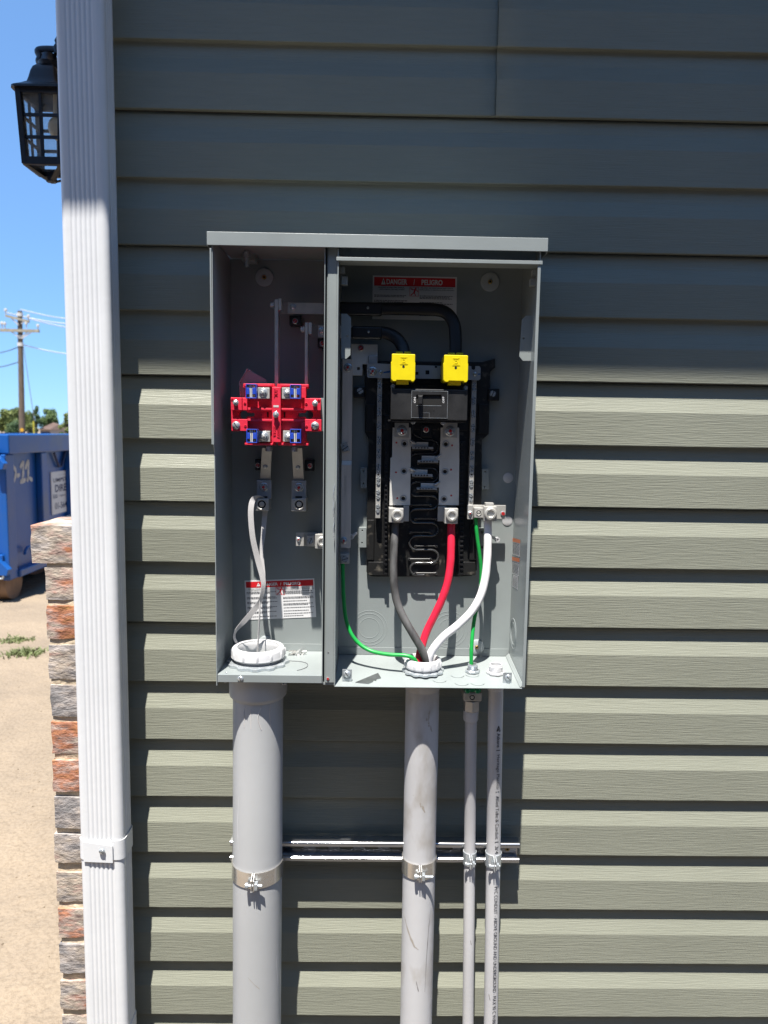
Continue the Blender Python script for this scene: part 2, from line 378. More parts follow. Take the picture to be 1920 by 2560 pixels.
# ---- fasteners: one mesh per kind, shared
_scr = {}
def half_disc(mb, r, y0, y1, gap, ang):
    n = 10
    for sgn in (1, -1):
        t0 = math.asin(gap/r); pts = [(r*math.cos(t0+(math.pi-2*t0)*i/n), sgn*r*math.sin(t0+(math.pi-2*t0)*i/n)) for i in range(n+1)]
        ca, sa = math.cos(ang), math.sin(ang)
        mb.prism([(x*ca-z*sa, x*sa+z*ca) for x, z in pts], y0, y1-y0)
def scr_mesh(kind):
    if kind in _scr: return _scr[kind]
    mb = MB(); ax = (0, -1, 0); mats = ['zinc', 'darkhole']
    if kind in ('hex', 'hexred', 'hexorange'):
        mb.lathe((0, 0, 0), ax, [(0, 0), (1, 0), (1, .10), (.92, .16), (.66, .2), (.66, .2)], 24)
        mb.lathe((0, 0, 0), ax, [(.68, .15), (.68, .50), (.56, .58), (0, .58)], 6, .3)
        mats = ['zinc', 'redmark' if kind == 'hexred' else 'tin']
        mb.use(1)
        mb.lathe((0, 0, 0), ax, [(.30, .5), (.30, .72), (.2, .78), (0, .78)], 12)
        if kind == 'hexred': mb.lathe((-.05, 0, -.55), ax, [(.22, .1), (.2, .5), (.1, .62), (0, .64)], 8)
    elif kind == 'redslot':
        mb.lathe((0, 0, 0), ax, [(0, 0), (1, 0), (1, .25), (.82, .34), (.74, .3), (0, .26)], 20)
        mb.use(1); half_disc(mb, .66, -.5, -.2, .10, .9); mats = ['zinc', 'redmark']
    elif kind == 'slot':
        mb.lathe((0, 0, 0), ax, [(0, 0), (1, 0), (1, .12), (0, .12)], 20); half_disc(mb, .86, -.42, -.1, .12, .7)
        mb.use(1).box(-.8, .8, -.14, -.121, -.8, .8)
    elif kind == 'pan':
        mb.lathe((0, 0, 0), ax, [(1, 0), (1, .18), (.9, .36), (.7, .5), (.4, .6), (0, .64)], 24)
        mb.use(1); ca, sa = math.cos(-.7), math.sin(-.7)
        mb.prism([(x*ca-z*sa, x*sa+z*ca) for x, z in ((-.8, -.07), (.8, -.07), (.8, .07), (-.8, .07))], -.655, .2)
    elif kind == 'socket':
        mats = ['tin', 'bus']
        mb.lathe((0, 0, 0), ax, [(1, 0), (1, .3), (.86, .42), (.62, .44), (.60, .42), (.58, .08)], 24)
        mb.use(1).lathe((0, 0, 0), ax, [(.64, .43), (.60, .1), (0, .1)], 6, .2)
    elif kind == 'bore':
        mats = ['tin', 'darkhole']
        mb.lathe((0, 0, 0), ax, [(1, 0), (1, .12), (.86, .16), (.8, .10), (.76, .1), (.70, .02), (.66, .02)], 24)
        mb.lathe((0, 0, 0), ax, [(.5, .0), (.44, .1), (.3, .14), (0, .14)], 16)
        mb.use(1).lathe((0, 0, 0), ax, [(.72, .025), (0, .025)], 20)
    elif kind == 'hole':
        mats = ['galv', 'darkhole']
        mb.lathe((0, 0, 0), ax, [(1, 0), (.95, .12), (.7, .14), (.55, .06)], 20)
        mb.use(1).lathe((0, 0, 0), ax, [(.60, .065), (0, .065)], 16)
    elif kind == 'gold':
        mats = ['gold', 'darkhole']
        mb.lathe((0, 0, 0), ax, [(1, 0), (1, .4), (.8, .7), (.55, .75), (.5, .5)], 14); mb.use(1).lathe((0, 0, 0), ax, [(.52, .5), (0, .5)], 10)
    me = bpy.data.meshes.new('screw_'+kind); me.from_pydata(mb.v, [], mb.f)
    for x in mats: me.materials.append(M[x])
    me.polygons.foreach_set('material_index', mb.m)
    bm = bmesh.new(); bm.from_mesh(me); bmesh.ops.recalc_face_normals(bm, faces=bm.faces); bm.to_mesh(me); bm.free()
    me.polygons.foreach_set('use_smooth', [True]*len(me.polygons)); me.set_sharp_from_angle(angle=R(35))
    _scr[kind] = me; return me
def screw(parent, p, r, kind='hexred', name='screw', rot=None):
    o = link(name, scr_mesh(kind), parent); o.location = Vector(p)-WL[parent]; o.scale = (r, r, r)
    o.rotation_euler = (0, (random.uniform(-.5, .5) if rot is None else rot), 0); return o
def sscrew(parent, sh, x, y, Y, rp_, kind='hexred', name='screw', rot=None):
    return screw(parent, sh(x, y, Y), sh.r(rp_, Y), kind, name, rot)

# =================================================================== SETTING
g = MB()
xs = [-900, -200, -60, -20, -8, -3, 3, 8, 20, 60, 200, 900]; ys = [-900, -200, -60, -20, -8, -3, 3, 8, 20, 60, 200, 900]
vs = [(x, y, 0) for y in ys for x in xs]; k = len(xs)
g.add(vs, [(j*k+i, j*k+i+1, (j+1)*k+i+1, (j+1)*k+i) for j in range(len(ys)-1) for i in range(k-1)])
go = g.build('ground', 'sand', kind='structure')
# pebbles lying on the sand near the corner
pb = MB()
for i in range(420):
    d = random.uniform(1.9, 8)**1.0; t = random.uniform(-.62, -.36); x = t*d; y = d-DIST
    if x > -.75 and y > -.1: continue
    s_ = random.uniform(.0015, .006); a = random.uniform(0, 6.28)
    pts = [(x+s_*math.cos(a+q*1.571+random.uniform(-.4, .4))*random.uniform(.7, 1.2), y+s_*math.sin(a+q*1.571)*random.uniform(.7, 1.2), random.uniform(-.001, .001)) for q in range(4)]
    top = [(p[0]*.6+x*.4, p[1]*.6+y*.4, s_*random.uniform(.5, .8)) for p in pts]
    pb.add(pts+top, [(0, 1, 5, 4), (1, 2, 6, 5), (2, 3, 7, 6), (3, 0, 4, 7), (4, 5, 6, 7)])
sl = MB(); rs = random.Random(4); edge = [(-.5, .1)]+[(-.62+.12*math.sin(y*1.7)+rs.uniform(-.05, .05), y) for y in [-.1-.2*i for i in range(45)]]
q_ = edge+[(14+.2*math.sin(i), -9.2+i*1.0) for i in range(10)]; sl.add([(x, y, .004) for x, y in q_], [tuple(range(len(q_)))])
sl.build('added_dark_strip', 'dark_strip', kind='structure')  # dark sheet added out of view to cut ground bounce onto the wall
po = pb.build('gravel', 'sand', label='small pale pebbles scattered over the sandy ground', cat='gravel', kind='stuff')

# ------------------------------------------------------------------ house
house = thing('house', 'house wall of olive grey horizontal lap siding in sun and shade', 'house', (0, .02, 0))
Z0, CH = EYE+0.66853475, .1143
def course(z):                              # dutch-lap section from butt upwards
    return [(.0098, z+.0012), (.0088, z), (.0006, z), (0, z+.0012), (.0002, z+.012), (.0003, z+.034), (.0004, z+.0615), (.0009, z+.0632), (.0088, z+.0850), (.0098, z+.0890), (.0103, z+.097), (.0106, z+.108), (.0106, z+CH-.0012)]
XL, XR = -.515, 3.2
XJ = at(1244, 150, 0).x
def panel(k, x0, x1, dy=0.):
    prof = course(Z0-CH*k)+course(Z0-CH*(k-1)); nseg = max(4, int((x1-x0)/.05))
    rs = random.Random(k*13+int(x0*10)); ph = [rs.uniform(0, 6.28) for _ in range(6)]
    mb = MB(); vs = []
    for i in range(nseg+1):
        x = x0+(x1-x0)*i/nseg
        wob = .0006*math.sin(x*2.1+ph[0])+.0004*math.sin(x*5.3+ph[1]); wz = .0006*math.sin(x*1.7+ph[2])+.0004*math.sin(x*4.1+ph[3])
        for j, (y, z) in enumerate(prof): vs.append((x, y+dy+wob*(1-min(1, y/.0106)), z+wz))
    q = len(prof)
    mb.add(vs, [(i*q+j, i*q+j+1, (i+1)*q+j+1, (i+1)*q+j) for i in range(nseg) for j in range(q-1)])
    o = mb.build('siding_panel', 'siding', house, smooth=11)
    md = o.modifiers.new('thick', 'SOLIDIFY'); md.thickness = .0011; md.offset = -1
    return o
for k in range(-5, 18, 2):
    if k == 1:
        panel(k, XL, XJ+.02, .0014); panel(k, XJ, XR)
    else: panel(k, XL, XR)
MB().box(XL-.005, 7, .0125, 6, .12, 2.912).build('wall_body', 'sheathing', house)
MB().box(XL-.0, 7, .004, .0125, .10, Z0-CH*17-.0005).build('starter_strip', 'trim', house)
MB().box(-.545, XL+.006, -.006, .06, .12, 2.912).build('corner_post', 'white_paint', house, bevel=.003)
MB().box(-.93, 7, -.36, 6.3, 2.914, 2.926).build('soffit', 'soffit', house)
MB().box(-.945, 7, -.385, -.36, 2.904, 3.069).build('fascia', 'white_paint', house)
rf = MB(); rf.add([(-.98, -.42, 3.08), (7, -.42, 3.08), (7, 6.5, 4.54), (-.98, 6.5, 4.54), (-.98, -.42, 3.11), (7, -.42, 3.11), (7, 6.5, 4.57), (-.98, 6.5, 4.57)], [(0, 3, 2, 1), (4, 5, 6, 7), (0, 1, 5, 4), (1, 2, 6, 5), (2, 3, 7, 6), (3, 0, 4, 7)])
rf.build('roof', 'roof', house)
gt = MB(); gp = [(y, z-.061) for y, z in ((-.386, 2.996), (-.44, 2.996), (-.452, 3.031), (-.466, 3.056), (-.468, 3.079), (-.464, 3.083), (-.460, 3.077), (-.44, 3.041), (-.43, 3.001), (-.388, 3.001))]
q = len(gp); gt.add([(-.96, y, z) for y, z in gp]+[(7, y, z) for y, z in gp], [(i, (i+1) % q, (i+1) % q+q, i+q) for i in range(q)]+[tuple(range(q)), tuple(range(q, 2*q))])
gt.build('gutter', 'white_paint', house)

# unseen house mass added behind the camera to keep the shaded wall dark
nb = thing('added_light_blocker', 'unseen grey house mass added to block sky and bounce light', 'house', (0, -7, 0))
MB().box(-9, 11, -12, -4.3, 0, 4.3).build('wall', 'blocker_grey', nb)
MB().add([(-9.4, -3.9, 4.2), (11.4, -3.9, 4.2), (11.4, -12.4, 4.2), (-9.4, -12.4, 4.2), (-5, -8.3, 6.3), (7, -8.3, 6.3)], [(0, 1, 5, 4), (2, 3, 4, 5), (0, 4, 3), (1, 2, 5), (0, 3, 2, 1)]).build('roof', 'roof', nb)
for x in (-5, -1.6, 2.2, 6):
    for z in (1.0,): MB().box(x-.5, x+.5, -4.33, -4.28, z, z+1.2).build('window', 'navy', nb)

# ------------------------------------------------------------------ downspout
ds = thing('downspout', 'white fluted metal downspout running down the house corner', 'downspout', (-.487, -.055, .3))
def spout_section(grow=0., flute=True):
    x0, x1, y0, y1, r = -.5265-grow, -.4475+grow, -.085-grow, -.030+grow, .011+grow
    pts = []
    def dip(t, nf, dep):
        if not flute or t < .08 or t > .92: return 0
        return dep*(.5-.5*math.cos(2*math.pi*nf*(t-.08)/.84))**1.6
    N = 70
    for i in range(N+1):
        t = i/N; x = x0+r+(x1-x0-2*r)*t; pts.append((x, y0+dip(t, 6, .0014)))
    pts += [(x1-r+r*math.sin(a), y0+r-r*math.cos(a)) for a in [math.pi/2*i/8 for i in range(1, 9)]]
    for i in range(1, 31):
        t = i/30; y = y0+r+(y1-y0-2*r)*t; pts.append((x1-dip(t, 3, .0018), y))
    pts += [(x1-r+r*math.cos(a), y1-r+r*math.sin(a)) for a in [math.pi/2*i/4 for i in range(1, 5)]]
    pts += [(x0+r-r*math.sin(a), y1-r+r*math.cos(a)) for a in [math.pi/2*i/4 for i in range(5)]]
    for i in range(1, 30):
        t = i/30; y = y1-r-(y1-y0-2*r)*t; pts.append((x0+dip(t, 3, .0018), y))
    pts += [(x0+r-r*math.cos(a), y0+r-r*math.sin(a)) for a in [math.pi/2*i/8 for i in range(0, 8)]]
    return pts
def loft(mb, secs):                        # secs: list of lists of 3D points
    q = len(secs[0]); vs = [p for s_ in secs for p in s_]
    mb.add(vs, [(j*q+i, j*q+(i+1) % q, (j+1)*q+(i+1) % q, (j+1)*q+i) for j in range(len(secs)-1) for i in range(q)])
sec = spout_section(); mb = MB()
zj = at(300, 2585, -.08).z
zz = [zj]+[zj+.03+(2.62-zj-.03)*i/14 for i in range(15)]
cxs = -.487; rs = random.Random(3)
loft(mb, [[(cxs+(x-cxs)*(1+.0), y+.0008*math.sin(z*3.1+x*20), z) for x, y in sec] for z in zz])
mb.build('pipe', 'white_paint', ds, smooth=45)
mb = MB(); s2 = spout_section(.0016)
loft(mb, [[(x, y, z) for x, y in s2] for z in (.05, .3, zj+.006, zj+.010)]+[[(x, y, zj+.0101) for x, y in spout_section(-.001)]])
mb.build('lower_pipe', 'white_paint', ds, smooth=45)
# crumpled joint corner and elbow up to the gutter
mb = MB(); loft(mb, [[(x, y-(z-2.62)*.0, z) for x, y in sec] for z in (2.62,)]+[[(x, y-.16, 2.74) for x, y in sec], [(x, y-.30, 2.85) for x, y in sec], [(x, y-.33, 2.936) for x, y in sec]])
mb.build('elbow', 'white_paint', ds, smooth=45)
zs0, zs1 = at(270, 2149, -.086).z, at(270, 2101, -.086).z
mb = MB(); so = spout_section(.0022, False); si = spout_section(.0008, False)
loft(mb, [[(x, y, zs0) for x, y in si], [(x, y, zs0) for x, y in so], [(x, y, zs1) for x, y in so], [(x, y, zs1) for x, y in si]])
st = mb.build('strap', 'white_paint', ds, smooth=40)
a = at(208, 2125, -.089); c = at(282, 2125, -.089)
mb = MB().hexa([(a.x, -.0892, zs0-.003), (c.x, -.0905, zs0-.004), (c.x, -.0905, zs1-.008), (a.x, -.0892, zs1-.001)], [(a.x, -.0873, zs0-.003), (c.x, -.0885, zs0-.004), (c.x, -.0885, zs1-.008), (a.x, -.0873, zs1-.001)])
mb.build('strap_tab', 'white_paint', ds, bevel=.0004)
p = at(255, 2128, -.0925); screw(ds, p, .0055, 'pan')
mb = MB()
for i in range(5):
    a = i*1.3; pp = at(318, 2536, -.055); mb.lathe(pp+Vector((.002*math.sin(a*3), .002*i, .004*math.cos(a*2))), (math.sin(a), -1, math.cos(a)), [(.010-.001*i, 0), (.006, .004), (.002, .006), (0, .006)], 9)
mb.build('crimp', 'galv', ds, smooth=60)

# ------------------------------------------------------------------ brick wainscot round the corner
bw = thing('brick_wainscot', 'mottled old brick wainscot edge beside the white downspout', 'brick wall', (-.565, .2, .1))
BY = -.03
rows = [(75, 1312, 1409, 1), (110, 1419, 1501, 0), (113, 1513, 1599, 0), (118, 1612, 1700, 0), (124, 1712, 1793, 0), (126, 1805, 1887, 0), (130, 1900, 1980, 0), (134, 1992, 2072, 0), (133, 2085, 2158, 0), (138, 2182, 2258, 0), (143, 2272, 2346, 0), (148, 2360, 2433, 0), (150, 2451, 2525, 0), (153, 2540, 2612, 0), (154, 2630, 2705, 0), (155, 2722, 2800, 0)]
from mathutils import noise as mn
for i, (lx, y0, y1, sill) in enumerate(rows):
    a = at(lx, y0, BY); c = at(lx, y1, BY); x0 = (a.x+c.x)/2; x1 = -.515
    off = random.uniform(-.003, .003)
    nx, nzz = 6, 5
    bm = bmesh.new(); bmesh.ops.create_cube(bm, size=1)
    bmesh.ops.subdivide_edges(bm, edges=bm.edges[:], cuts=4, use_grid_fill=True)
    cxx, czz, wx, wz = (x0+x1)/2, (a.z+c.z)/2, x1-x0, a.z-c.z
    for v in bm.verts:
        p = Vector((cxx+v.co.x*wx, BY+off+(v.co.y+.5)*.19, czz+v.co.z*wz))
        nn = mn.noise_vector(p*28+Vector((i*7.1, 0, 0)))*.0012+mn.noise_vector(p*70+Vector((i*3.3, 0, 0)))*.0010
        ed = sum(abs(t) > .49 for t in v.co)
        if ed >= 2: nn -= Vector((v.co.x*.004, v.co.y*.003, v.co.z*.003))*(.3+random.random()*.9)
        v.co = p+nn-WL[bw]
    me = bpy.data.meshes.new('brick'); bm.to_mesh(me); bm.free(); me.materials.append(M['brick'])
    me.polygons.foreach_set('use_smooth', [True]*len(me.polygons)); me.set_sharp_from_angle(angle=R(42))
    bo = link('sill_brick' if sill else 'brick', me, bw); tn = (.46, .55, .66, .42, .24, .68, .58, .42, .44, .60, .47, .42, .52, .44, .4, .5)[i]; bo.color = (tn, tn, tn, 1)
zt = at(110, 1412, BY).z
mb = MB(); bm_pts = []
for i in range(41):
    z = .05+(zt-.05)*i/40; bm_pts.append((at(150, 2000, BY).x*0-.6+.002*math.sin(i*1.7)+.0012*math.sin(i*4.1), z))
# mortar core set a little behind the brick faces, following their left edge
le = sorted([(at(lx, (y0+y1)/2, BY).z, at(lx, (y0+y1)/2, BY).x) for lx, y0, y1, s_ in rows[1:]])
def lx_at(z):
    for (za, xa), (zb, xb) in zip(le, le[1:]):
        if za <= z <= zb: return xa+(xb-xa)*(z-za)/(zb-za)
    return le[0][1] if z < le[0][0] else le[-1][1]
vs = []
for i in range(61):
    z = .05+(zt+.004-.05)*i/60; x = lx_at(z)+.004+.0015*math.sin(i*2.3); yy = BY+.0055+.0012*math.sin(i*1.9)
    vs += [(x, yy, z), (-.512, yy, z), (-.512, .19, z), (x, .19, z)]
mb.add(vs, [(j*4+i, j*4+(i+1) % 4, (j+1)*4+(i+1) % 4, (j+1)*4+i) for j in range(60) for i in range(4)]+[(240, 241, 242, 243)])
mb.build('mortar', 'mortar', bw)

# ------------------------------------------------------------------ wall lantern
FL = .45
lc = SG(436, 1400, FL).x
lz = lambda y: SG(300, y, FL).z
LY = FL+abs(SG(195, 960, FL).x-lc)
ln = thing('wall_lantern', 'black metal carriage lantern with gridded glass beside the downspout top', 'lantern', (lc, LY, lz(1930)))
def lx(x, y): return abs(SG(x, y, FL).x-lc)
h_t, h_b = lx(195, 960), lx(255, 1720)
zt_, zb_ = lz(930), lz(1735)
def hw(z): return h_b+(h_t-h_b)*(z-zb_)/(zt_-zb_)
def sq(h, z): return [(lc-h, LY-h, z), (lc+h, LY-h, z), (lc+h, LY+h, z), (lc-h, LY+h, z)]
def ring(x, y):
    pl_ = FL
    for _ in range(5): h = abs(SG(x, y, pl_).x-lc); pl_ = LY-h
    return h, SG(x, y, pl_).z
mb = MB()                                                         # roof: stepped flared square cap
prof = [(h_t, zt_)]+[ring(*p) for p in ((88, 905), (90, 882), (180, 870), (262, 852), (285, 800), (305, 735), (330, 695), (380, 672))]
prof.append((.001, prof[-1][1]+.002))
def rsq(h, z, n=6):
    r_ = h*.25; out = []
    for cx_, cy_, a0 in ((1, -1, -90), (1, 1, 0), (-1, 1, 90), (-1, -1, 180)):
        for i in range(n): a = R(a0+90*i/(n-1)); out.append((lc+cx_*(h-r_)+r_*math.cos(a), LY+cy_*(h-r_)+r_*math.sin(a), z))
    return out
loft(mb, [rsq(h, z) for h, z in prof]); mb.build('roof', 'lantern_metal', ln, smooth=40)
mb = MB(); tk = .0065
for sx in (-1, 1):
    for sy in (-1, 1):
        mb.hexa([(lc+sx*h_b+q_[0]*tk, LY+sy*h_b+q_[1]*tk, zb_) for q_ in ((-1, -1), (1, -1), (1, 1), (-1, 1))], [(lc+sx*h_t+q_[0]*tk, LY+sy*h_t+q_[1]*tk, zt_) for q_ in ((-1, -1), (1, -1), (1, 1), (-1, 1))])
def hring(z, h, t, hh):
    for sgn in (-1, 1):
        mb.box(lc-h, lc+h, LY+sgn*h-t, LY+sgn*h+t, z-hh, z+hh); mb.box(lc+sgn*h-t, lc+sgn*h+t, LY-h, LY+h, z-hh, z+hh)
hring(lz(950), hw(lz(950)), .005, .008); hring(lz(1700), hw(lz(1700)), .006, .009)
mb.build('frame', 'lantern_metal', ln, bevel=.0012)
for zc in (lz(1215), lz(1447)):
    mb = MB(); hring(zc, hw(zc), .0022, .0034); mb.build('glazing_bar', 'lantern_metal', ln)
for f in (0,):
    for ax_ in (0, 1):
        for sgn in (-1, 1):
            def q4(h, z, t=.0034):
                if ax_ == 0: return [(lc+f*h*2*.5-t, LY+sgn*h-.002, z), (lc+f*h*2*.5+t, LY+sgn*h-.002, z), (lc+f*h*2*.5+t, LY+sgn*h+.002, z), (lc+f*h*2*.5-t, LY+sgn*h+.002, z)]
                return [(lc+sgn*h-.002, LY+f*h*2*.5-t, z), (lc+sgn*h+.002, LY+f*h*2*.5-t, z), (lc+sgn*h+.002, LY+f*h*2*.5+t, z), (lc+sgn*h-.002, LY+f*h*2*.5+t, z)]
            MB().hexa(q4(h_b, zb_), q4(h_t, zt_)).build('mullion', 'lantern_metal', ln)
for ax_ in (0, 1):
    for sgn in (-1, 1):
        mb = MB(); g1, g2 = h_b-.006, h_t-.006
        if ax_ == 0: mb.hexa([(lc-g1, LY+sgn*g1-.001, zb_+.01), (lc+g1, LY+sgn*g1-.001, zb_+.01), (lc+g2, LY+sgn*g2-.001, zt_-.005), (lc-g2, LY+sgn*g2-.001, zt_-.005)], [(lc-g1, LY+sgn*g1+.001, zb_+.01), (lc+g1, LY+sgn*g1+.001, zb_+.01), (lc+g2, LY+sgn*g2+.001, zt_-.005), (lc-g2, LY+sgn*g2+.001, zt_-.005)])
        else: mb.hexa([(lc+sgn*g1-.001, LY-g1+.003, zb_+.01), (lc+sgn*g1-.001, LY+g1-.003, zb_+.01), (lc+sgn*g2-.001, LY+g2-.003, zt_-.005), (lc+sgn*g2-.001, LY-g2+.003, zt_-.005)], [(lc+sgn*g1+.001, LY-g1+.003, zb_+.01), (lc+sgn*g1+.001, LY+g1-.003, zb_+.01), (lc+sgn*g2+.001, LY+g2-.003, zt_-.005), (lc+sgn*g2+.001, LY-g2+.003, zt_-.005)])
        mb.build('pane', 'glass', ln)
mb = MB(); hb2, zl = ring(530, 1930)                     # tapering base cage
for sx in (-1, 1):
    for sy in (-1, 1):
        mb.hexa([(lc+sx*hb2+q_[0]*.005, LY+sy*hb2+q_[1]*.005, zl) for q_ in ((-1, -1), (1, -1), (1, 1), (-1, 1))], [(lc+sx*h_b+q_[0]*.005, LY+sy*h_b+q_[1]*.005, zb_) for q_ in ((-1, -1), (1, -1), (1, 1), (-1, 1))])
hring(zl+.004, hb2+.003, .005, .005); mb.box(lc-hb2, lc+hb2, LY-hb2, LY+hb2, zl-.002, zl+.002)
mb.build('base_cage', 'lantern_metal', ln, bevel=.001)
mb = MB(); bz = SG(580, 1370, LY).z; br = .024
mb.lathe((SG(625, 1370, LY).x, LY, bz), (0, 0, 1), [(br*math.sin(math.pi*i/16)*(1 if i > 7 else .96), -br*1.15*math.cos(math.pi*i/16)) for i in range(17)], 24)
mb.lathe((SG(625, 1370, LY).x, LY, bz+br*.9), (0, 0, 1), [(br*.5, 0), (br*.42, .05), (br*.42, .09), (0, .09)], 16)
mb.build('bulb', 'bulb', ln, smooth=60)
cz = lambda y: SG(500, y, LY).z; zr0 = prof[-1][1]                    # curled arm to the wall
mb = MB(); xl = SG(385, 600, LY).x+.008
mb.tube(crom([(lc-.008, LY, zr0), (lc-.022, LY, cz(655)), (xl, LY, cz(600)), (lc-.022, LY, cz(535)), (lc+.01, LY, cz(522)), (lc+.05, LY, cz(540)), (lc+.12, LY, cz(620)), (-.545, LY, cz(690))], 6), .006, 10, sx=1., sy=1.6)
mb.lathe((lc+.004, LY, zr0-.004), (0, 0, 1), [(.024, 0), (.026, .010), (.020, .016), (.016, .030), (0, .032)], 14)
mb.lathe((SG(618, 500, LY).x, LY, cz(530)), (0, 0, 1), [(.010, -.01), (.012, .004), (.006, .014), (.008, .02), (.003, .03), (0, .031)], 12)
mb.build('scroll_arm', 'lantern_metal', ln, smooth=45)
MB().box(-.553, -.539, LY-.05, LY+.05, lz(1000), lz(420)).build('back_plate', 'lantern_metal', ln, bevel=.004)

# =================================================================== METER ENCLOSURE
YB, YF = -.006, -.147
en = thing('meter_enclosure', 'open grey steel meter and panel enclosure mounted on the siding', 'electrical box', (0, -.07, 1.07))
XLw, XRw = -.2615, .2580
MB().box(XLw, XRw, YB, -.0015, 1.072, 1.8011).build('back_panel', 'enclosure', en)
mb = MB(); mb.prism([(YF-.002, 1.8011), (-.002, 1.8011), (-.002, 1.070), (-.1445, 1.070), (-.1445, 1.462), (-.146, 1.468), (YF-.004, 1.476)], 0, 1)
mb.v = [Vector((XLw-.0012+.0014*v.y, v.x, v.z)) for v in mb.v]; mb.build('left_wall', 'enclosure', en, bevel=.0003)
MB().box(XRw-.0002, XRw+.0013, YF, -.002, 1.0745, 1.8011).build('right_wall', 'enclosure_side', en, bevel=.0003)
MB().box(XLw-.0040, XLw-.0013, YF-.0040, -.128, 1.476, 1.7845).build('edge_flange', 'enclosure', en, bevel=.0006)
# rolled front edge of right wall
MB().box(XRw-.0035, XRw+.0014, YF-.0018, YF-.0002, 1.0745, 1.768).build('edge_flange', 'enclosure', en, bevel=.0004)
# top cap
ca = at(517, 598, -.152); cb_ = at(1370, 614, -.152); zc0 = at(900, 620, -.152).z; zc1 = at(900, 588, -.152).z
mb = MB(); mb.box(ca.x, cb_.x, -.1525, -.1510, zc0, zc1+.0012); mb.box(ca.x, cb_.x, -.1510, -.001, zc1, zc1+.0012)
mb.box(ca.x, ca.x+.0013, -.1510, -.002, zc0-.002, zc1); mb.box(cb_.x-.0013, cb_.x, -.1510, -.002, zc0-.002, zc1)
mb.box(XLw+.002, XRw-.002, -.1480, YB-.001, zc1-.007, zc1-.0058)
mb.build('top_cap', 'enclosure', en, bevel=.0006)
# divider post
mb = MB(); dz0, dz1 = 1.076, zc1-.0085
mb.box(-.0795, -.0655, -.1395, -.1380, dz0, dz1); mb.box(-.0810, -.0796, -.1380, YB, dz0, dz1); mb.box(-.0654, -.0640, -.1395, YB-.0002, dz0, dz1)
mb.box(-.0848, -.0836, -.1440, -.1200, dz0, dz1-.004); mb.box(-.0836, -.0811, -.1212, -.1200, dz0, dz1-.004)
mb.box(-.0836, -.0634, -.1380, YB-.0002, dz0-.0045, dz0-.0002); mb.build('divider', 'enclosure', en, bevel=.0003)
mb = MB().box(-.0638, -.0622, -.1475, -.1300, dz0-.003, dz1-.012); mb.build('divider_flange', 'enclosure', en, bevel=.0003)
# dented torn edge on the divider
mb = MB(); e_ = [SU(1232, 470, -.1480), SU(1210, 600, -.1485), SU(1216, 700, -.148), SU(1206, 830, -.1490), SU(1222, 960, -.148), SU(1208, 1050, -.1485), SU(1222, 1200, -.148)]
mb.tube(crom(e_, 4), [.0006+.0006*math.sin(i*1.3)**2 for i in range(25)], 6); mb.build('scuffed_edge', 'zinc', en, smooth=60)
# rim over the right compartment
ra, rb = SB(60, 80, -.150), SB(1535, 95, -.150); z1r, z0r = SB(800, 78, -.150).z, SB(800, 104, -.150).z
mb = MB(); mb.box(ra.x, rb.x, -.1505, -.1490, z0r, z1r); mb.box(ra.x, rb.x, -.1490, -.125, z1r-.0013, z1r); mb.box(ra.x+.004, rb.x-.004, -.1490, -.118, z0r, z0r+.0012)
mb.build('door_rim', 'enclosure', en, bevel=.0004)
MB().box(-.0630, XRw-.0015, -.1245, -.1230, z1r+.0005, zc1-.0085).build('header', 'enclosure', en)
# trays
trz = lambda y: 1.0725+(y+.1475)/.1415*.0115                          # right tray floor height at depth y
mb = MB().hexa([(-.0632, YF-.0005, 1.0713), (XRw-.0004, YF-.0005, 1.0713), (XRw-.0004, YF-.0005, 1.0725), (-.0632, YF-.0005, 1.0725)],
               [(-.0632, YB-.0003, 1.0828), (XRw-.0004, YB-.0003, 1.0828), (XRw-.0004, YB-.0003, 1.0840), (-.0632, YB-.0003, 1.0840)])
mb.build('right_tray', 'enclosure', en, bevel=.0003)
mb = MB().hexa([(XRw-.0065, YF+.001, 1.0738), (XRw-.0006, YF+.001, 1.0738), (XRw-.0006, YF+.001, 1.0775), (XRw-.0019, YF+.001, 1.0775)],
               [(XRw-.0065, YB-.004, 1.0854), (XRw-.0006, YB-.004, 1.0854), (XRw-.0006, YB-.004, 1.0905), (XRw-.0019, YB-.004, 1.0905)])
mb.build('tray_weld_flange', 'enclosure', en)
mb = MB(); mb.box(-.0630, XRw-.002, YB-.0016, YB-.0003, 1.0845, 1.0985); mb.build('tray_upstand', 'enclosure', en, bevel=.0003)
ztl = at(700, 1688, -.1445).z; zbl = at(700, 1707, -.1445).z
mb = MB(); mb.box(XLw+.001, -.0850, -.1435, -.1195, ztl-.0012, ztl); mb.box(XLw+.001, -.0812, -.1195, YB-.0003, ztl-.0012, ztl); mb.box(XLw+.001, -.0850, -.1448, -.1435, zbl, ztl); mb.box(XLw+.001, -.0850, -.1435, -.126, zbl, zbl+.0012)
mb.build('left_tray', 'enclosure', en, bevel=.0005)
MB().box(XLw+.002, -.0850, YB-.0016, YB-.0003, ztl+.0005, ztl+.014).build('tray_upstand', 'enclosure', en, bevel=.0003)
for sh, x, y, r_ in ((SA, 580, 482, 78), (SB, 1158, 243, 65), (SE, 1160, 1000, 57)):
    c = sh(x, y, YB-.002); rr = sh.r(r_, YB)
    mb = MB().lathe(c, (0, -1, 0), [(rr, -.002), (rr, .0008), (rr*.93, .0015), (rr*.4, .0012), (0, .0012)], 36)
    o = mb.build('mounting_washer', 'washer', en, smooth=40); screw(o, c+Vector((0, -.0012, 0)), rr*.24, 'gold')
c = SD(497, 1752, YB-.002); rr = SD.r(62, YB)
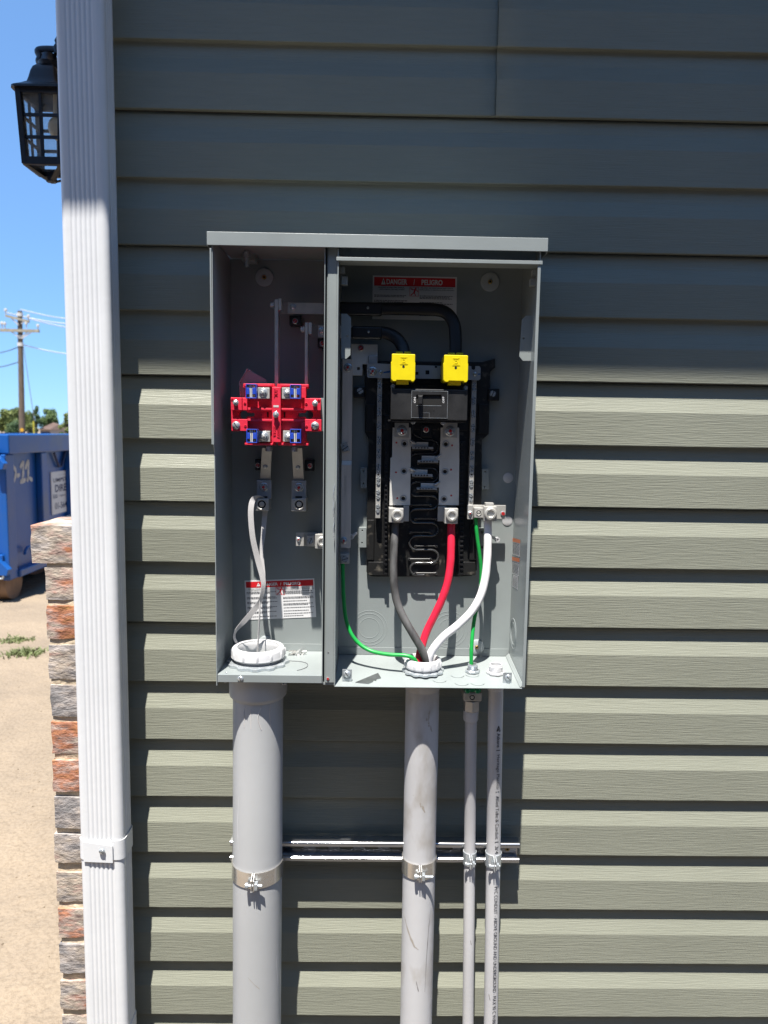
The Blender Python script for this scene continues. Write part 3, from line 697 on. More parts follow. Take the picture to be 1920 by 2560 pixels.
o = MB().lathe(c, (0, -1, 0), [(rr, -.002), (rr, .0008), (rr*.93, .0015), (rr*.4, .0012), (0, .0012)], 36).build('mounting_washer', 'washer', en, smooth=40)
for x, y in ((970, 240), (955, 985)):                                # pale plugs in the back panel
    c = ST(x, y, YB); rr = ST.r(88, YB)
    MB().lathe(c, (0, -1, 0), [(rr, -.0005), (rr, .0005), (rr*.9, .0010), (0, .0010)], 32).build('hole_plug', 'pvc_white', en, smooth=40)
for x, y, rl in ((365, 860, (135, 112, 78)), (955, 870, (140, 115, 80))):
    mb = MB()
    for r_ in rl:
        rr = SE.r(r_, YB); c = SE(x, y, YB); mb.lathe(c, (0, -1, 0), [(rr+.0009, -.0001), (rr+.0004, .00025), (rr-.0004, .00025), (rr-.0009, -.0001)], 48)
    mb.build('knockout', 'enclosure', en, smooth=60)
for x, y in ((110, 560), (420, 550), (200, 690), (530, 690), (-260, 640)):     # embossed rings in the tray
    p = SN.Z(x, y, 1.077); mb = MB(); zz_ = trz(p.y)+.0001
    mb.lathe((p.x, p.y, zz_), (0, .0813, 1), [(.0122, -.0001), (.0118, .0002), (.0114, .0002), (.0110, -.0001)], 32); mb.build('knockout', 'enclosure', en, smooth=60)
mb = MB(); c = SE.X(1432, 900, XRw-.0003)                              # knockout in the right wall
for rr in (.027, .020): mb.lathe(c, (-1, 0, 0), [(rr+.001, -.0001), (rr, .0007), (rr-.001, -.0001)], 36)
mb.build('knockout', 'enclosure_side', en, smooth=60)
# hinge blocks, ears and tabs
for sh, bx_ in ((SB, (90, 135, 120, 180)), (SB, (96, 202, 140, 262)), (SX, (768, 310, 845, 395)), (SX, (735, 445, 825, 545))):
    MB().rect(sh, *bx_, -.122, .012).build('hinge_block', 'enclosure', en, bevel=.0006)
MB().poly(SB, [(95, 470), (135, 470), (165, 500), (160, 765), (130, 792), (95, 790)], -.106, .0014, [circ(139, 632, 9, 12)]).build('side_ear', 'enclosure', en)
MB().poly(SX, [(608, 1045), (665, 985), (760, 985), (760, 1640), (625, 1640), (572, 1575)], -.106, .0014, [circ(637, 1315, 17, 12)]).build('side_ear', 'enclosure', en)
mb = MB().tube(crom([SX(775, 830, -.10), SX(772, 1100, -.10), SX(765, 1250, -.10), SX(758, 1400, -.101)], 4), .0022, 8); mb.build('hinge_pin', 'enclosure_side', en, smooth=60)
for sh, bx_, hs in ((SU, (1545, 1030, 1638, 1290), ((1585, 1070), (1582, 1230))), (SU, (1560, 255, 1645, 520), ((1602, 298), (1600, 458))), (SC, (1100, 550, 1156, 712), ((1127, 572), (1122, 692))), (SE, (1177, 120, 1222, 300), ((1200, 150), (1200, 262)))):
    x0, y0, x1, y1 = bx_
    o = MB().poly(sh, [(x0, y0), (x1, y0), (x1, y1), (x0, y1)], YB-.012, .0105, [circ(a_, b_, 10 if sh is not SC else 6, 10) for a_, b_ in hs]).build('mounting_tab', 'enclosure', en, bevel=.0004)
sscrew(en, SM, 1437, 590, -.1396, 24, 'redslot'); sscrew(en, SM, 228, 590, -.1449, 42, 'pan', rot=.6)
for sh, x, y in ((SM, 30, 510), (SM, 20, 640), (SM, 815, 660), (SM, 850, 660)): sscrew(en, sh, x, y, -.138, 14, 'pan')
sscrew(en, SM, 1440, 228, -.1396, 14, 'hole')
# tray brackets with slotted screws
for x0, y0, x1, y1, sx_, sy_ in ((1055, 510, 1240, 745, 1165, 612),):
    o = MB().rect(SN, x0, y0, x1, y1, -.128, .0012).build('cover_tab', 'zinc', en, bevel=.0005); sscrew(o, SN, sx_, sy_, -.1281, 66, 'pan', rot=.2)
o = MB().rect(SE, 165, 1165, 236, 1252, -.128, .0012).build('cover_tab', 'zinc', en, bevel=.0005); sscrew(o, SE, 200, 1200, -.1281, 27, 'pan', rot=.3)
# bracket and bolt under the top, left compartment
o = MB().rect(SA, 375, 205, 500, 330, -.045, .03).build('top_bracket', 'enclosure', en, bevel=.001)
p = SA(420, 265, -.07); MB().cyl(p+Vector((0, 0, .01)), p-Vector((0, 0, .022)), .0035, n=10).lathe(p, (0, 0, -1), [(.0065, -.001), (.0065, .007), (0, .007)], 6).build('bolt', 'zinc', o, smooth=30)

# ------------------------------------------------------------------ labels
def danger_label(sh, q, head, dash_cols, name_lab, man, hts, subs):
    """q: four sheet corners TL,TR,BR,BL"""
    Yl = YB-.0007
    def f(u, v):
        tl, tr, br, bl = [Vector(p) for p in q]; p = (tl*(1-u)+tr*u)*(1-v)+(bl*(1-u)+br*u)*v; return sh(p.x, p.y, Yl)
    def quad(mb, u0, v0, u1, v1, dy): mb.add([f(u0, v0)+Vector((0, dy, 0)), f(u1, v0)+Vector((0, dy, 0)), f(u1, v1)+Vector((0, dy, 0)), f(u0, v1)+Vector((0, dy, 0))], [(0, 1, 2, 3)])
    mb = MB(); c = [f(0, 0), f(1, 0), f(1, 1), f(0, 1)]; mb.hexa(c, [p+Vector((0, .0005, 0)) for p in c])
    o = mb.build('danger_label', 'label', en, label=name_lab)
    mb = MB(); quad(mb, .018, .035, .982, head, -.0003); mb.build('header_band', 'label_red', o)
    tm = MB()
    def put(t, u0, v0, u1, v1, bold=0.): put_text(tm, t, lambda u, v: f(u0+(u1-u0)*u, v1+(v0-v1)*v)+Vector((0, -.0006, 0)), bold)
    for t, u0, u1 in hts: put(t, u0, .075, u1, head-.035, .03)
    # warning triangle
    tu = hts[0][1]-.065; a, b_, c_ = f(tu, head-.03), f(tu+.055, head-.03), f(tu+.0275, .06)
    tm.add([x+Vector((0, -.0006, 0)) for x in (a, b_, c_)], [(0, 1, 2)]); tm.build('header_lettering', 'label', o)
    tm = MB()
    for t, u0, v0, u1, v1 in subs: put(t, u0, v0, u1, v1, .02)
    tm.use(0); quad(tm, tu+.023, .10, tu+.032, head-.07, -.0009)
    tm.build('lettering', 'ink', o, kind='stuff')
    mb = MB(); rs = random.Random(5)
    for u0, u1, vv in dash_cols:
        for i, v in enumerate(vv):
            x = u0; end = u1-(rs.uniform(.0, .18) if i % 2 else rs.uniform(0, .03))
            while x < end:
                l_ = rs.uniform(.010, .035); quad(mb, x, v, min(x+l_, end), v+.017, -.0003); x += l_+.006
    mb.build('fine_print', 'inkgrey', o, kind='stuff')
    mu, mv, ms, mh = man
    mb = MB()
    for a_ in ((0, 0, 1, .04), (0, .96, 1, 1), (0, .04, .04, .96), (.96, .04, 1, .96)): quad(mb, mu+a_[0]*ms, mv+a_[1]*mh, mu+a_[2]*ms, mv+a_[3]*mh, -.0003)
    def limb(pts, w0, w1):
        for (x0, y0), (x1, y1) in zip(pts, pts[1:]):
            d = Vector((x1-x0, y1-y0)).normalized(); nrm = Vector((-d.y, d.x))
            a = [(x0+nrm.x*w0, y0+nrm.y*w0), (x1+nrm.x*w1, y1+nrm.y*w1), (x1-nrm.x*w1, y1-nrm.y*w1), (x0-nrm.x*w0, y0-nrm.y*w0)]
            mb.add([f(mu+x*ms, mv+y*mh)+Vector((0, -.0003, 0)) for x, y in a], [(0, 1, 2, 3)])
    limb([(.62, .22), (.48, .6)], .07, .09); limb([(.48, .6), (.3, .75), (.12, .92)], .06, .04); limb([(.5, .6), (.6, .8), (.62, .95)], .06, .035)
    limb([(.6, .26), (.35, .3), (.12, .2)], .045, .03); limb([(.62, .26), (.8, .35), (.92, .55)], .045, .03); limb([(.64, .06), (.66, .2)], .07, .07)
    limb([(.05, .1), (.4, .22)], .02, .02)
    mb.build('pictogram', 'label_red', o); return o
danger_label(SB, ((320, 196), (922, 208), (918, 520), (316, 508)), .235, [(.02, .42, (.44, .47, .56, .59, .69, .72, .80, .83)), (.56, .97, (.44, .47, .50, .59, .62, .70, .78, .81, .89))],
             'white danger label with red header at the top of the right compartment', (.44, .25, .11, .21), [('DANGER', .165, .41), ('/', .485, .50), ('PELIGRO', .58, .83)],
             [('HAZARD OF ELECTRIC SHOCK,', .07, .255, .38, .285), ('EXPLOSION, OR ARC FLASH', .085, .30, .375, .33), ('PELIGRO DE DESCARGA ELÉCTRICA,', .57, .25, .96, .28), ('EXPLOSIÓN O DESTELLO POR ARQUEO', .56, .295, .97, .325)])
danger_label(SD, ((315, 1215), (918, 1195), (935, 1530), (335, 1555)), .185, [(.02, .46, (.30, .33, .43, .46, .55, .58, .68, .71, .80, .83, .92)), (.54, .98, (.30, .33, .36, .45, .48, .55, .62, .65, .72, .80, .87, .93))],
             'white danger label low in the left compartment behind the pull tape', (.44, .195, .13, .20), [('DANGER', .235, .475), ('/', .51, .525), ('PELIGRO', .56, .80)],
             [('HAZARD OF ELECTRIC SHOCK,', .05, .21, .36, .235), ('EXPLOSION, OR ARC FLASH', .07, .25, .36, .275), ('PELIGRO DE DESCARGA ELÉCTRICA,', .59, .205, .98, .23), ('EXPLOSIÓN O DESTELLO POR ARQUEO', .58, .245, .99, .27)])
# stickers on the inner face of the right wall
def wall_sticker(pts, head):
    xw = XRw-.0008
    def f(u, v):
        tl, tr, br, bl = [Vector(p) for p in pts]; p = (tl*(1-u)+tr*u)*(1-v)+(bl*(1-u)+br*u)*v; return ST.X(p.x, p.y, xw)
    def quad(mb, u0, v0, u1, v1, dx): mb.add([f(u, v)+Vector((dx, 0, 0)) for u, v in ((u0, v0), (u1, v0), (u1, v1), (u0, v1))], [(0, 1, 2, 3)])
    mb = MB(); quad(mb, 0, 0, 1, 1, .0003); o = mb.build('wall_sticker', 'label', en)
    if head: mb = MB(); quad(mb, .0, .0, 1, .22, 0); mb.build('header_band', 'label_orange', o)
    mb = MB(); rs = random.Random(int(pts[0][1]))
    for i in range(9):
        v = .29+.075*i if head else .08+.1*i; x = .06
        while x < .9:
            l_ = rs.uniform(.1, .3); quad(mb, x, v, min(.95, x+l_), v+.035, 0); x += l_+.05
    mb.build('fine_print', 'inkgrey', o, kind='stuff')
wall_sticker([(1040, 1275), (1178, 1310), (1168, 1600), (1040, 1560)], True)
wall_sticker([(1038, 1600), (1165, 1630), (1152, 1940), (1036, 1890)], True)
wall_sticker([(1055, 1910), (1140, 1945), (1132, 2170), (1040, 2110)], False)

# =================================================================== METER SOCKET (left compartment)
ms = thing('meter_socket', 'red meter socket block with four blue clipped jaws', 'meter socket', SS(830, 1110, -.08))
keyL = circ(310, 615, 70, 24, R(25), R(335)) + [(480, 588), (492, 615), (480, 645)]
keyR = [(1350+65*math.cos(a), 618+70*math.sin(a)) for a in [R(205-180)+R(310)*i/24 for i in range(0)]]
keyR = [(1355-70*math.cos(R(25)+R(310)*i/24), 618+70*math.sin(R(25)+R(310)*i/24)) for i in range(25)] + [(1190, 592), (1178, 622), (1190, 652)]
outl = [(305, 120), (805, 122), (805, 172), (850, 172), (850, 124), (1350, 132), (1350, 192), (1310, 192), (1310, 352), (1545, 355), (1556, 885), (1310, 890), (1312, 1040), (1350, 1040), (1345, 1110), (860, 1108), (860, 1062), (820, 1062), (820, 1106), (325, 1105), (328, 1035), (375, 1030), (370, 880), (120, 880), (105, 340), (335, 345), (335, 185), (305, 182)]
MB().poly(SS, outl, -.086, .014, [keyL, keyR]).build('base', 'red_plastic', ms, bevel=.0005)
mb = MB(); YR = -.0945
def rail(x0, y0, x1, y1, yf=YR): mb.rect(SS, x0, y0, x1, y1, yf, -.0862-yf)
for bx_ in ((308, 122, 764, 165), (906, 130, 1348, 172), (372, 508, 764, 546), (906, 515, 1285, 550), (375, 684, 770, 722), (908, 688, 1290, 722), (330, 1070, 780, 1103), (900, 1070, 1345, 1108), (1225, 175, 1306, 350), (1235, 735, 1300, 1066)): rail(*bx_)
for bx_ in ((108, 343, 285, 545), (118, 688, 375, 877), (1286, 358, 1544, 548), (1292, 690, 1553, 882), (295, 348, 370, 545)): rail(*bx_, -.0975)
mb.build('rib', 'red_plastic', ms, bevel=.0006)
MB().rect(SS, 765, 178, 905, 1058, -.0990, .0128).build('centre_column', 'red_plastic', ms, bevel=.0008)
tm = MB()
def vtext(t, x, y0, y1, wd, Y):                                       # reads bottom to top
    put_text(tm, t, lambda u, v: SS(x-wd/2+wd*(1-v) if False else x-wd/2+wd*v*-1+wd, y0+(y1-y0)*u, Y), .01)
vtext('V MAX', 806, 960, 790, 42, -.0994); vtext('A CONT', 868, 985, 790, 42, -.0994); vtext('TOP', 825, 335, 200, 60, -.0994)
o = tm.build('embossed_lettering', 'red_plastic', ms); md = o.modifiers.new('t', 'SOLIDIFY'); md.thickness = .0011; md.offset = 0
MB().rect(SS, 788, 466, 872, 498, -.0993, .001).build('slot_window', 'bus', ms)
for x, y in ((132, 370), (333, 433), (1512, 385), (1312, 440), (340, 795), (1318, 800), (1520, 862), (707, 472), (952, 480), (595, 612), (1070, 616)):
    rr = SS.r(18, -.098); Yh = -.0978 if (x < 400 or x > 1280) else (-.0862 if y > 550 else -.0865)
    MB().lathe(SS(x, y, Yh), (0, -1, 0), [(rr*1.2, -.0004), (rr*1.15, .0006), (rr*.8, .0008), (rr*.75, -.0002)], 16).build('boss', 'red_plastic', ms, smooth=50)
for x, y in ((700, 618), (965, 620)): MB().rect(SS, x-14, y-42, x+14, y+42, -.0866, .0005).build('slot', 'darkhole', ms)
for x0, y0, x1, y1 in ((345, 125, 518, 357), (1052, 135, 1222, 362), (355, 845, 528, 1067), (1052, 846, 1226, 1070)):
    j = None; mb = MB(); b = 14
    for bx_ in ((x0, y0, x1, y0+b), (x0, y1-b, x1, y1), (x0, y0+b, x0+b, y1-b), (x1-b, y0+b, x1, y1-b)): mb.rect(SS, *bx_, -.1235, .018)
    w_ = x1-x0; h_ = y1-y0
    mb.rect(SS, x0+b, y0+.27*h_, x0+.34*w_, y1-.28*h_, -.1240, .012); mb.rect(SS, x1-.38*w_, y0+.27*h_, x1-b, y1-.28*h_, -.1240, .012)
    j = mb.build('jaw', 'blue_plastic', ms, bevel=.0005)
    MB().rect(SS, x0+.37*w_, y0+b+2, x0+.47*w_, y1-b-2, -.1215, .034).build('blade', 'bus', j)
    MB().rect(SS, x0+.53*w_, y0+b+2, x0+.60*w_, y1-b-2, -.1215, .034).build('blade', 'bus', j)
    MB().rect(SS, x0+b, y0+b, x1-b, y1-b, -.0955, .009).build('jaw_base', 'darkhole', j)
for x0, y0, x1, y1, sx_, sy_, r_ in ((530, 185, 728, 362, 625, 265, 66), (922, 185, 1052, 366, 1006, 272, 56), (530, 875, 735, 1050, 640, 962, 72), (940, 872, 1052, 1050, 1022, 972, 62)):
    o = MB().rect(SS, x0, y0, x1, y1, -.0975, .011).build('terminal', 'tin', ms, bevel=.0008)
    sscrew(o, SS, sx_, sy_, -.0976, r_, 'hexorange')
for x, y, r_, kd in ((187, 425, 46, 'hexorange'), (1452, 437, 46, 'hexorange'), (195, 787, 64, 'pan'), (1452, 792, 64, 'pan'), (828, 615, 48, 'hexorange')):
    Yp = -.0990 if x == 828 else -.0976
    if kd != 'pan': p = SS(x, y, Yp); MB().cyl(p+Vector((0, .001, 0)), p+Vector((0, -.006, 0)), SS.r(34, Yp), n=14).build('stud', 'zinc', ms, smooth=40); Yp -= .005
    sscrew(ms, SS, x, y, Yp, r_, kd)
# support plates behind the block
sp = MB().poly(SA, [(358, 1425), (425, 1305), (600, 1405), (600, 1560), (368, 1560)], -.068, .0015).build('support_plate', 'enclosure', ms)
MB().tube([SA(366, 1555, -.0705), SA(358, 1480, -.0705), SA(357, 1424, -.0705), SA(424, 1306, -.0705), SA(455, 1322, -.069)], .0011, 6).build('plate_edge', 'zinc', sp)
MB().rect(SA, 1085, 1570, 1126, 1868, -.086, .07).build('side_plate', 'enclosure', ms, bevel=.0004)
MB().rect(SS, 1340, 545, 1440, 690, -.06, .002).build('cross_plate', 'enclosure', ms)

# ------------------------------------------------------------------ line bus blades and bars
def bus_thing(name, label, parts, cat='busbar', group=None):
    pass
def blade_thing(lab, x0, x1, y0, hb, bolt, block, bar, nut, ins, insc):
    t = thing('busbar', lab, 'busbar', SA((x0+x1)/2, 1470, -.06))
    MB().rect(SA, x0, y0, x1, 1475, -.079, .024).build('blade', 'tin', t, bevel=.0006)
    MB().rect(SA, *block, -.078, .022).build('splice', 'tin', t, bevel=.0006)
    p = SA(*bolt, -.066); MB().lathe(p, (-1, 0, 0), [(0, 0), (.0050, 0), (.0050, .006), (.0042, .007), (0, .007)], 6).build('bolt', 'zinc', t, smooth=30)
    a = SA(bar[0], bar[1], -.050); c = SA(bar[0], bar[2], -.050); e2 = SB(bar[3], 430, -.050)
    m1 = SA(block[2], bar[1], -.064); m2 = SA(block[2], bar[2], -.064); a2 = SA(bar[0]+55, bar[1], -.050); 
    b_ = MB(); b_.box(a2.x, e2.x, -.050, -.0465, c.z, a.z)
    b_.hexa([(m1.x, -.066, m2.z), (a2.x-.0002, -.050, c.z), (a2.x-.0002, -.050, a.z), (m1.x, -.066, m1.z)], [(m1.x, -.0625, m2.z), (a2.x-.0002, -.0465, c.z), (a2.x-.0002, -.0465, a.z), (m1.x, -.0625, m1.z)])
    b_.build('bar', 'tin', t, bevel=.0004)
    sscrew(t, SA, nut[0], nut[1], -.0502, 30, 'hexorange')
    o = MB().rect(SA, *ins, -.034, .027).build('insulator', 'black_plastic', t, bevel=.001); sscrew(o, SA, insc[0], insc[1], -.0342, 26, 'redslot')
    return t
bA = blade_thing('longer vertical busbar feeding the upper black sleeve', 672, 705, 678, None, (672, 728), (706, 670, 734, 775), (735, 705, 806, 320), (838, 748), (805, 825, 912, 912), (858, 875))
bB = blade_thing('shorter vertical busbar feeding the lower black sleeve', 945, 972, 888, None, (945, 948), (976, 888, 1008, 992), (1008, 912, 1020, 320), (1100, 962), (1060, 1030, 1165, 1110), (1105, 1076))
def flat_bar(mb, pts, hw_, ht, n=12):
    """flat conductor: wide in the picture plane, thin in depth"""
    mb.tube(pts, 1., n, sx=ht, sy=hw_, up=(0, 1, 0))
def sleeve(parent, pts, wide, big):
    mb = MB(); P_ = crom([SB(x, y, Y) for x, y, Y in pts], 8)
    flat_bar(mb, P_, wide, .0050, 16); o = mb.build('black_sleeve', 'sleeve', parent, smooth=60)
    mb = MB(); x0, y0, x1, y1 = big; mb.rect(SB, x0, y0, x1, y1, -.057, .014); mb.build('outer_sleeve', 'sleeve', parent, bevel=.004, seg=3)
    return o
sleeve(bA, [(180, 433, -.05), (600, 436, -.05), (770, 442, -.051), (850, 468, -.054), (900, 540, -.058), (912, 640, -.062), (912, 770, -.066)], .0108, (80, 385, 388, 480)); sscrew(bA, SB, 285, 428, -.0575, 9, 'pan')
sleeve(bB, [(180, 604, -.05), (330, 603, -.05), (420, 610, -.051), (490, 645, -.054), (530, 700, -.058), (540, 740, -.062), (541, 780, -.066)], .0108, (165, 556, 388, 650)); sscrew(bB, SB, 290, 600, -.0575, 9, 'pan')

# ------------------------------------------------------------------ load-side bars and lugs under the socket
def load_lug(lab, top, bot, plate, block, sc1, sc2, bore, ins, insc, bolt):
    t = thing('lug_bar', lab, 'terminal lug', SU((block[0]+block[2])/2, block[3], -.03))
    f = [SU(top[0], 0, -.066), SU(top[1], 0, -.066), SU(bot[1], bot[2], -.034), SU(bot[0], bot[2], -.034)]
    f = [f[3], f[2], f[1], f[0]]
    MB().hexa(f, [p+Vector((0, .0035, 0)) for p in f]).build('bar', 'tin', t, bevel=.0004)
    MB().rect(SU, *plate, -.040, .0055).build('lug_plate', 'galv', t, bevel=.0006)
    o = MB().rect(SU, *block, -.056, .036).build('lug_block', 'tin', t, bevel=.0009)
    sscrew(o, SU, *bore, -.0561, 74, 'bore', 'set_screw')
    MB().rect(SU, (plate[0]+plate[2])/2-45, plate[3]-32, (plate[0]+plate[2])/2+42, plate[3]-3, -.0408, .0009).build('slot', 'darkhole', t)
    sscrew(t, SU, *sc1, -.0402, 60, 'hexred'); p = SU(sc2[0], sc2[1], 0); 
    kk = (sc2[1])/415; sscrew(t, SU, *sc2, -.0665+.032*kk, 32, 'hexorange')
    o = MB().rect(SU, *ins, -.030, .023).build('insulator', 'black_plastic', t, bevel=.001); sscrew(o, SU, *insc, -.0302, 34, 'redslot')
    p = SU(*bolt, -.075); MB().lathe(p, (0, 0, -1), [(.0062, -.004), (.0062, .004), (0, .004)], 6).build('bolt', 'zinc', t, smooth=30)
    return t
load_lug('left lug below the red socket, holding the looped pull tape', (285, 412), (258, 394, 415), (218, 420, 408, 657), (183, 657, 370, 815), (308, 505), (328, 235), (283, 730), (195, 145, 275, 290), (232, 222), (375, 12))
load_lug('empty right lug below the red socket', (668, 805), (694, 828, 420), (668, 425, 858, 657), (665, 657, 855, 822), (765, 510), (752, 245), (766, 730), (840, 155, 955, 300), (906, 230), (700, 18))
t = thing('neutral_lug', 'small tinned neutral lug bar half behind the divider', 'terminal lug', SU(900, 1300, -.02))
MB().rect(SU, 725, 1100, 828, 1272, -.040, .003).rect(SU, 830, 1098, 1095, 1272, -.026, .003).build('bar', 'tin', t, bevel=.0006)
MB().rect(SU, 850, 1130, 1000, 1250, -.0229, .0166).build('standoff', 'black_plastic', t, bevel=.001)
o = MB().rect(SU, 866, 1142, 968, 1275, -.038, .0115).build('lug_block', 'tin', t, bevel=.0006); sscrew(o, SU, 912, 1206, -.0381, 38, 'slot', 'set_screw')
o = MB().rect(SU, 973, 1122, 1095, 1306, -.050, .0235).build('lug_block', 'tin', t, bevel=.0008); sscrew(o, SU, 1062, 1212, -.0501, 66, 'socket', 'set_screw')
sscrew(t, SU, 762, 1180, -.0402, 34, 'hexred')

# ------------------------------------------------------------------ ground strap on the divider's right side
t = thing('ground_strap', 'tall brownish aluminium strap with the left green wire at its foot', 'busbar', SU(1360, 1500, -.02))
a = at(846, 1150, -.030); c = at(880, 1150, -.030); zt1 = SB(120, 795, -.03).z; zb1 = SU(1350, 1290, -.03).z; zm = SU(1350, 190, -.03).z
mb = MB(); mb.box(-.0600, -.0475+.0055, -.0300, -.0270, zm+.004, zt1); mb.box(-.0600, -.0420, -.0345, -.0315, zb1, zm-.004)
mb.hexa([(-.06, -.0345, zm-.004), (-.042, -.0345, zm-.004), (-.042, -.0300, zm+.004), (-.06, -.0300, zm+.004)], [(-.06, -.0315, zm-.004), (-.042, -.0315, zm-.004), (-.042, -.0270, zm+.004), (-.06, -.0270, zm+.004)])
mb.build('strap', 'brownbar', t, bevel=.0006)
sscrew(t, SB, 142, 855, -.0302, 30, 'hexred'); o = MB().poly(SA, [(1265, 1985), (1325, 1968), (1352, 2045), (1285, 2060)], -.034, .004).build('square_nut', 'tin', t, bevel=.0004); sscrew(o, SA, 1308, 2022, -.0341, 30, 'slot')
sscrew(t, SU, 1345, 1198, -.0346, 46, 'hexred')
MB().rect(SU, 1295, 1290, 1418, 1500, -.026, .002).build('foot', 'tin', t, bevel=.0005)
o = MB().rect(SU, 1303, 1376, 1416, 1500, -.042, .0155).build('lug_block', 'tin', t, bevel=.0007); sscrew(o, SU, 1358, 1440, -.0421, 42, 'slot', 'set_screw')
# neutral plate under the sleeves
t = thing('neutral_plate', 'stepped tin plate below the black sleeves with a red screw', 'busbar', SB(250, 910, -.03))
MB().poly(SB, [(165, 685), (355, 690), (355, 832), (246, 830), (246, 912), (165, 910)], -.028, .003, [[(208, 852), (229, 852), (229, 873), (208, 873)]]).build('plate', 'bus', t, bevel=.0004)
sscrew(t, SB, 235, 716, -.0282, 22, 'redslot')
# white plastic pegs
for lab, p, q in (('white plastic peg beside the ground strap foot', SU(1505, 1105, -.012), SU(1438, 1155, -.034)), ('white plastic peg right of the white cable', ST(705, 1265, -.012), ST(790, 1310, -.034))):
    d = (q-p).normalized(); mb = MB().lathe(p, d, [(0, 0), (.0028, 0), (.0031, (q-p).length*.75), (.0048, (q-p).length*.85), (.0048, (q-p).length), (.002, (q-p).length), (.002, (q-p).length-.003), (0, (q-p).length-.003)], 14)
    mb.build('plastic_peg', 'pvc_white', None, p, smooth=40, label=lab, cat='peg')

# =================================================================== LOAD CENTRE
lcn = thing('load_center', 'black breaker panel interior with two tinned bus bars', 'breaker panel', at(1060, 1442, -.02))
pl = [(907, 890), (925, 890), (925, 902), (1205, 905), (1238, 896), (1238, 919), (1226, 928), (1222, 1085), (1205, 1100), (1203, 1290), (1190, 1330), (1192, 1425), (1180, 1440), (1145, 1442), (935, 1442), (925, 1440), (916, 1430), (917, 1290), (922, 1100), (912, 1080), (912, 930), (907, 915)]
MB().poly(S1, pl, -.0175, .0085).build('backplate', 'black_dusty', lcn, bevel=.0008)
for bx_ in ((940, 905, 1195, 960), (960, 1040, 1172, 1075), (915, 1010, 936, 1080), (1196, 1010, 1222, 1084), (920, 1405, 958, 1438), (1152, 1405, 1190, 1438), (918, 1300, 935, 1400), (1175, 1310, 1192, 1400)): MB().rect(S1, *bx_, -.022, .0042).build('moulding', 'black_dusty', lcn, bevel=.0008)
for bx_, sc_ in (((184, 990, 266, 1072), (230, 1022)), ((1146, 1004, 1226, 1092), (1178, 1042))):
    o = MB().rect(SB, *bx_, -.024, .017).build('mounting_ear', 'black_plastic', lcn, bevel=.0015); sscrew(o, SB, *sc_, -.0242, 22, 'slot')
for x0, x1 in ((318, 350), (918, 958)):
    mb = MB(); mb.rect(SC, x0, 330, x1, 1400, -.026, .0082)
    k = 0
    for y in range(345, 1390, 37):
        mb.rect(SC, x0+5+(k % 2)*3, y, x1-6, y+14, -.0285, .0023); k += 1
    mb.build('stab_rail', 'black_plastic', lcn, bevel=.0004)
# bus bars with lugs
def bus(xa, top, holes, dots, fingers, lugbase, lugblock, bore, tp):
    o = MB().poly(SC, xa, -.0300, .003).build('bus_bar', 'bus', lcn, bevel=.0004)
    MB().rect(SC, *top, -.0335, .0033).build('top_plate', 'tin', o, bevel=.0003)
    sscrew(o, SC, *tp, -.0337, 42, 'hexred')
    for h in holes: sscrew(o, SC, *h, -.0302, 28, 'hole', 'rivet')
    for d in dots: MB().lathe(SC(*d, -.0302), (0, -1, 0), [(SC.r(8, -.03), -.0002), (SC.r(6, -.03), .0003), (0, .0003)], 10).build('paint_dot', 'redmark', o)
    for (x0, y0, x1, y1), (u0, v0, u1, v1), (tx, ty, tx2, ty2) in fingers:
        fo = MB().rect(SC, x0, y0, x1, y1, -.0300, .003).build('stab', 'bus', o, bevel=.0003)
        g_ = MB(); g_.rect(SC, u0, v0, u1, v1, -.036, .012)
        g_.build('stab_clip', 'galv', o, bevel=.0003)
        g_ = MB(); w_ = (u1-u0)/7
        for i in range(5): g_.rect(SC, u0+w_*(i+.9), v0+4, u0+w_*(i+1.4), v1-4, -.0363, .0005)
        g_.build('clip_slot', 'darkhole', o)
        MB().tube([SC(tx, ty, -.0305), SC(tx2, ty2, -.0325)], .0022, 8).build('rivet_pin', 'galv', o, smooth=50)
    MB().rect(SC, *lugbase, -.0345, .0042).build('lug_base', 'tin', o, bevel=.0005)
    q = MB().rect(SC, *lugblock, -.058, .036).build('lug_block', 'tin', o, bevel=.0010)
    return o
bl = bus([(388, 220), (533, 220), (535, 300), (527, 840), (362, 840), (370, 462), (383, 455)], (404, 182, 516, 300), ((482, 348), (478, 568), (473, 785)), ((418, 340), (415, 577), (425, 783)),
    (((527, 335, 672, 371), (545, 373, 712, 391), (530, 325, 575, 348)), ((524, 555, 665, 588), (545, 591, 706, 611), (525, 545, 570, 566))), (473, 845, 518, 968), (358, 866, 475, 978), (425, 920), (462, 243))
brr = bus([(772, 220), (918, 220), (920, 470), (916, 840), (755, 840), (762, 480), (770, 300)], (790, 182, 904, 300), ((812, 352), (805, 572), (798, 790)), ((862, 362), (854, 556), (855, 762)),
    (((620, 446, 766, 480), (588, 482, 752, 499), (770, 438, 728, 462)), ((613, 664, 758, 698), (582, 701, 742, 716), (764, 655, 718, 676))), (748, 850, 806, 968), (804, 866, 910, 988), (860, 920), (846, 247))
sscrew(bl, SC, 425, 920, -.0581, 49, 'socket', 'set_screw'); sscrew(brr, SC, 860, 920, -.0581, 49, 'socket', 'set_screw')
o = MB().rect(SC, 610, 190, 705, 300, -.024, .0065).build('centre_boss', 'black_plastic', lcn, bevel=.0015); sscrew(o, SC, 655, 236, -.0242, 24, 'redslot')
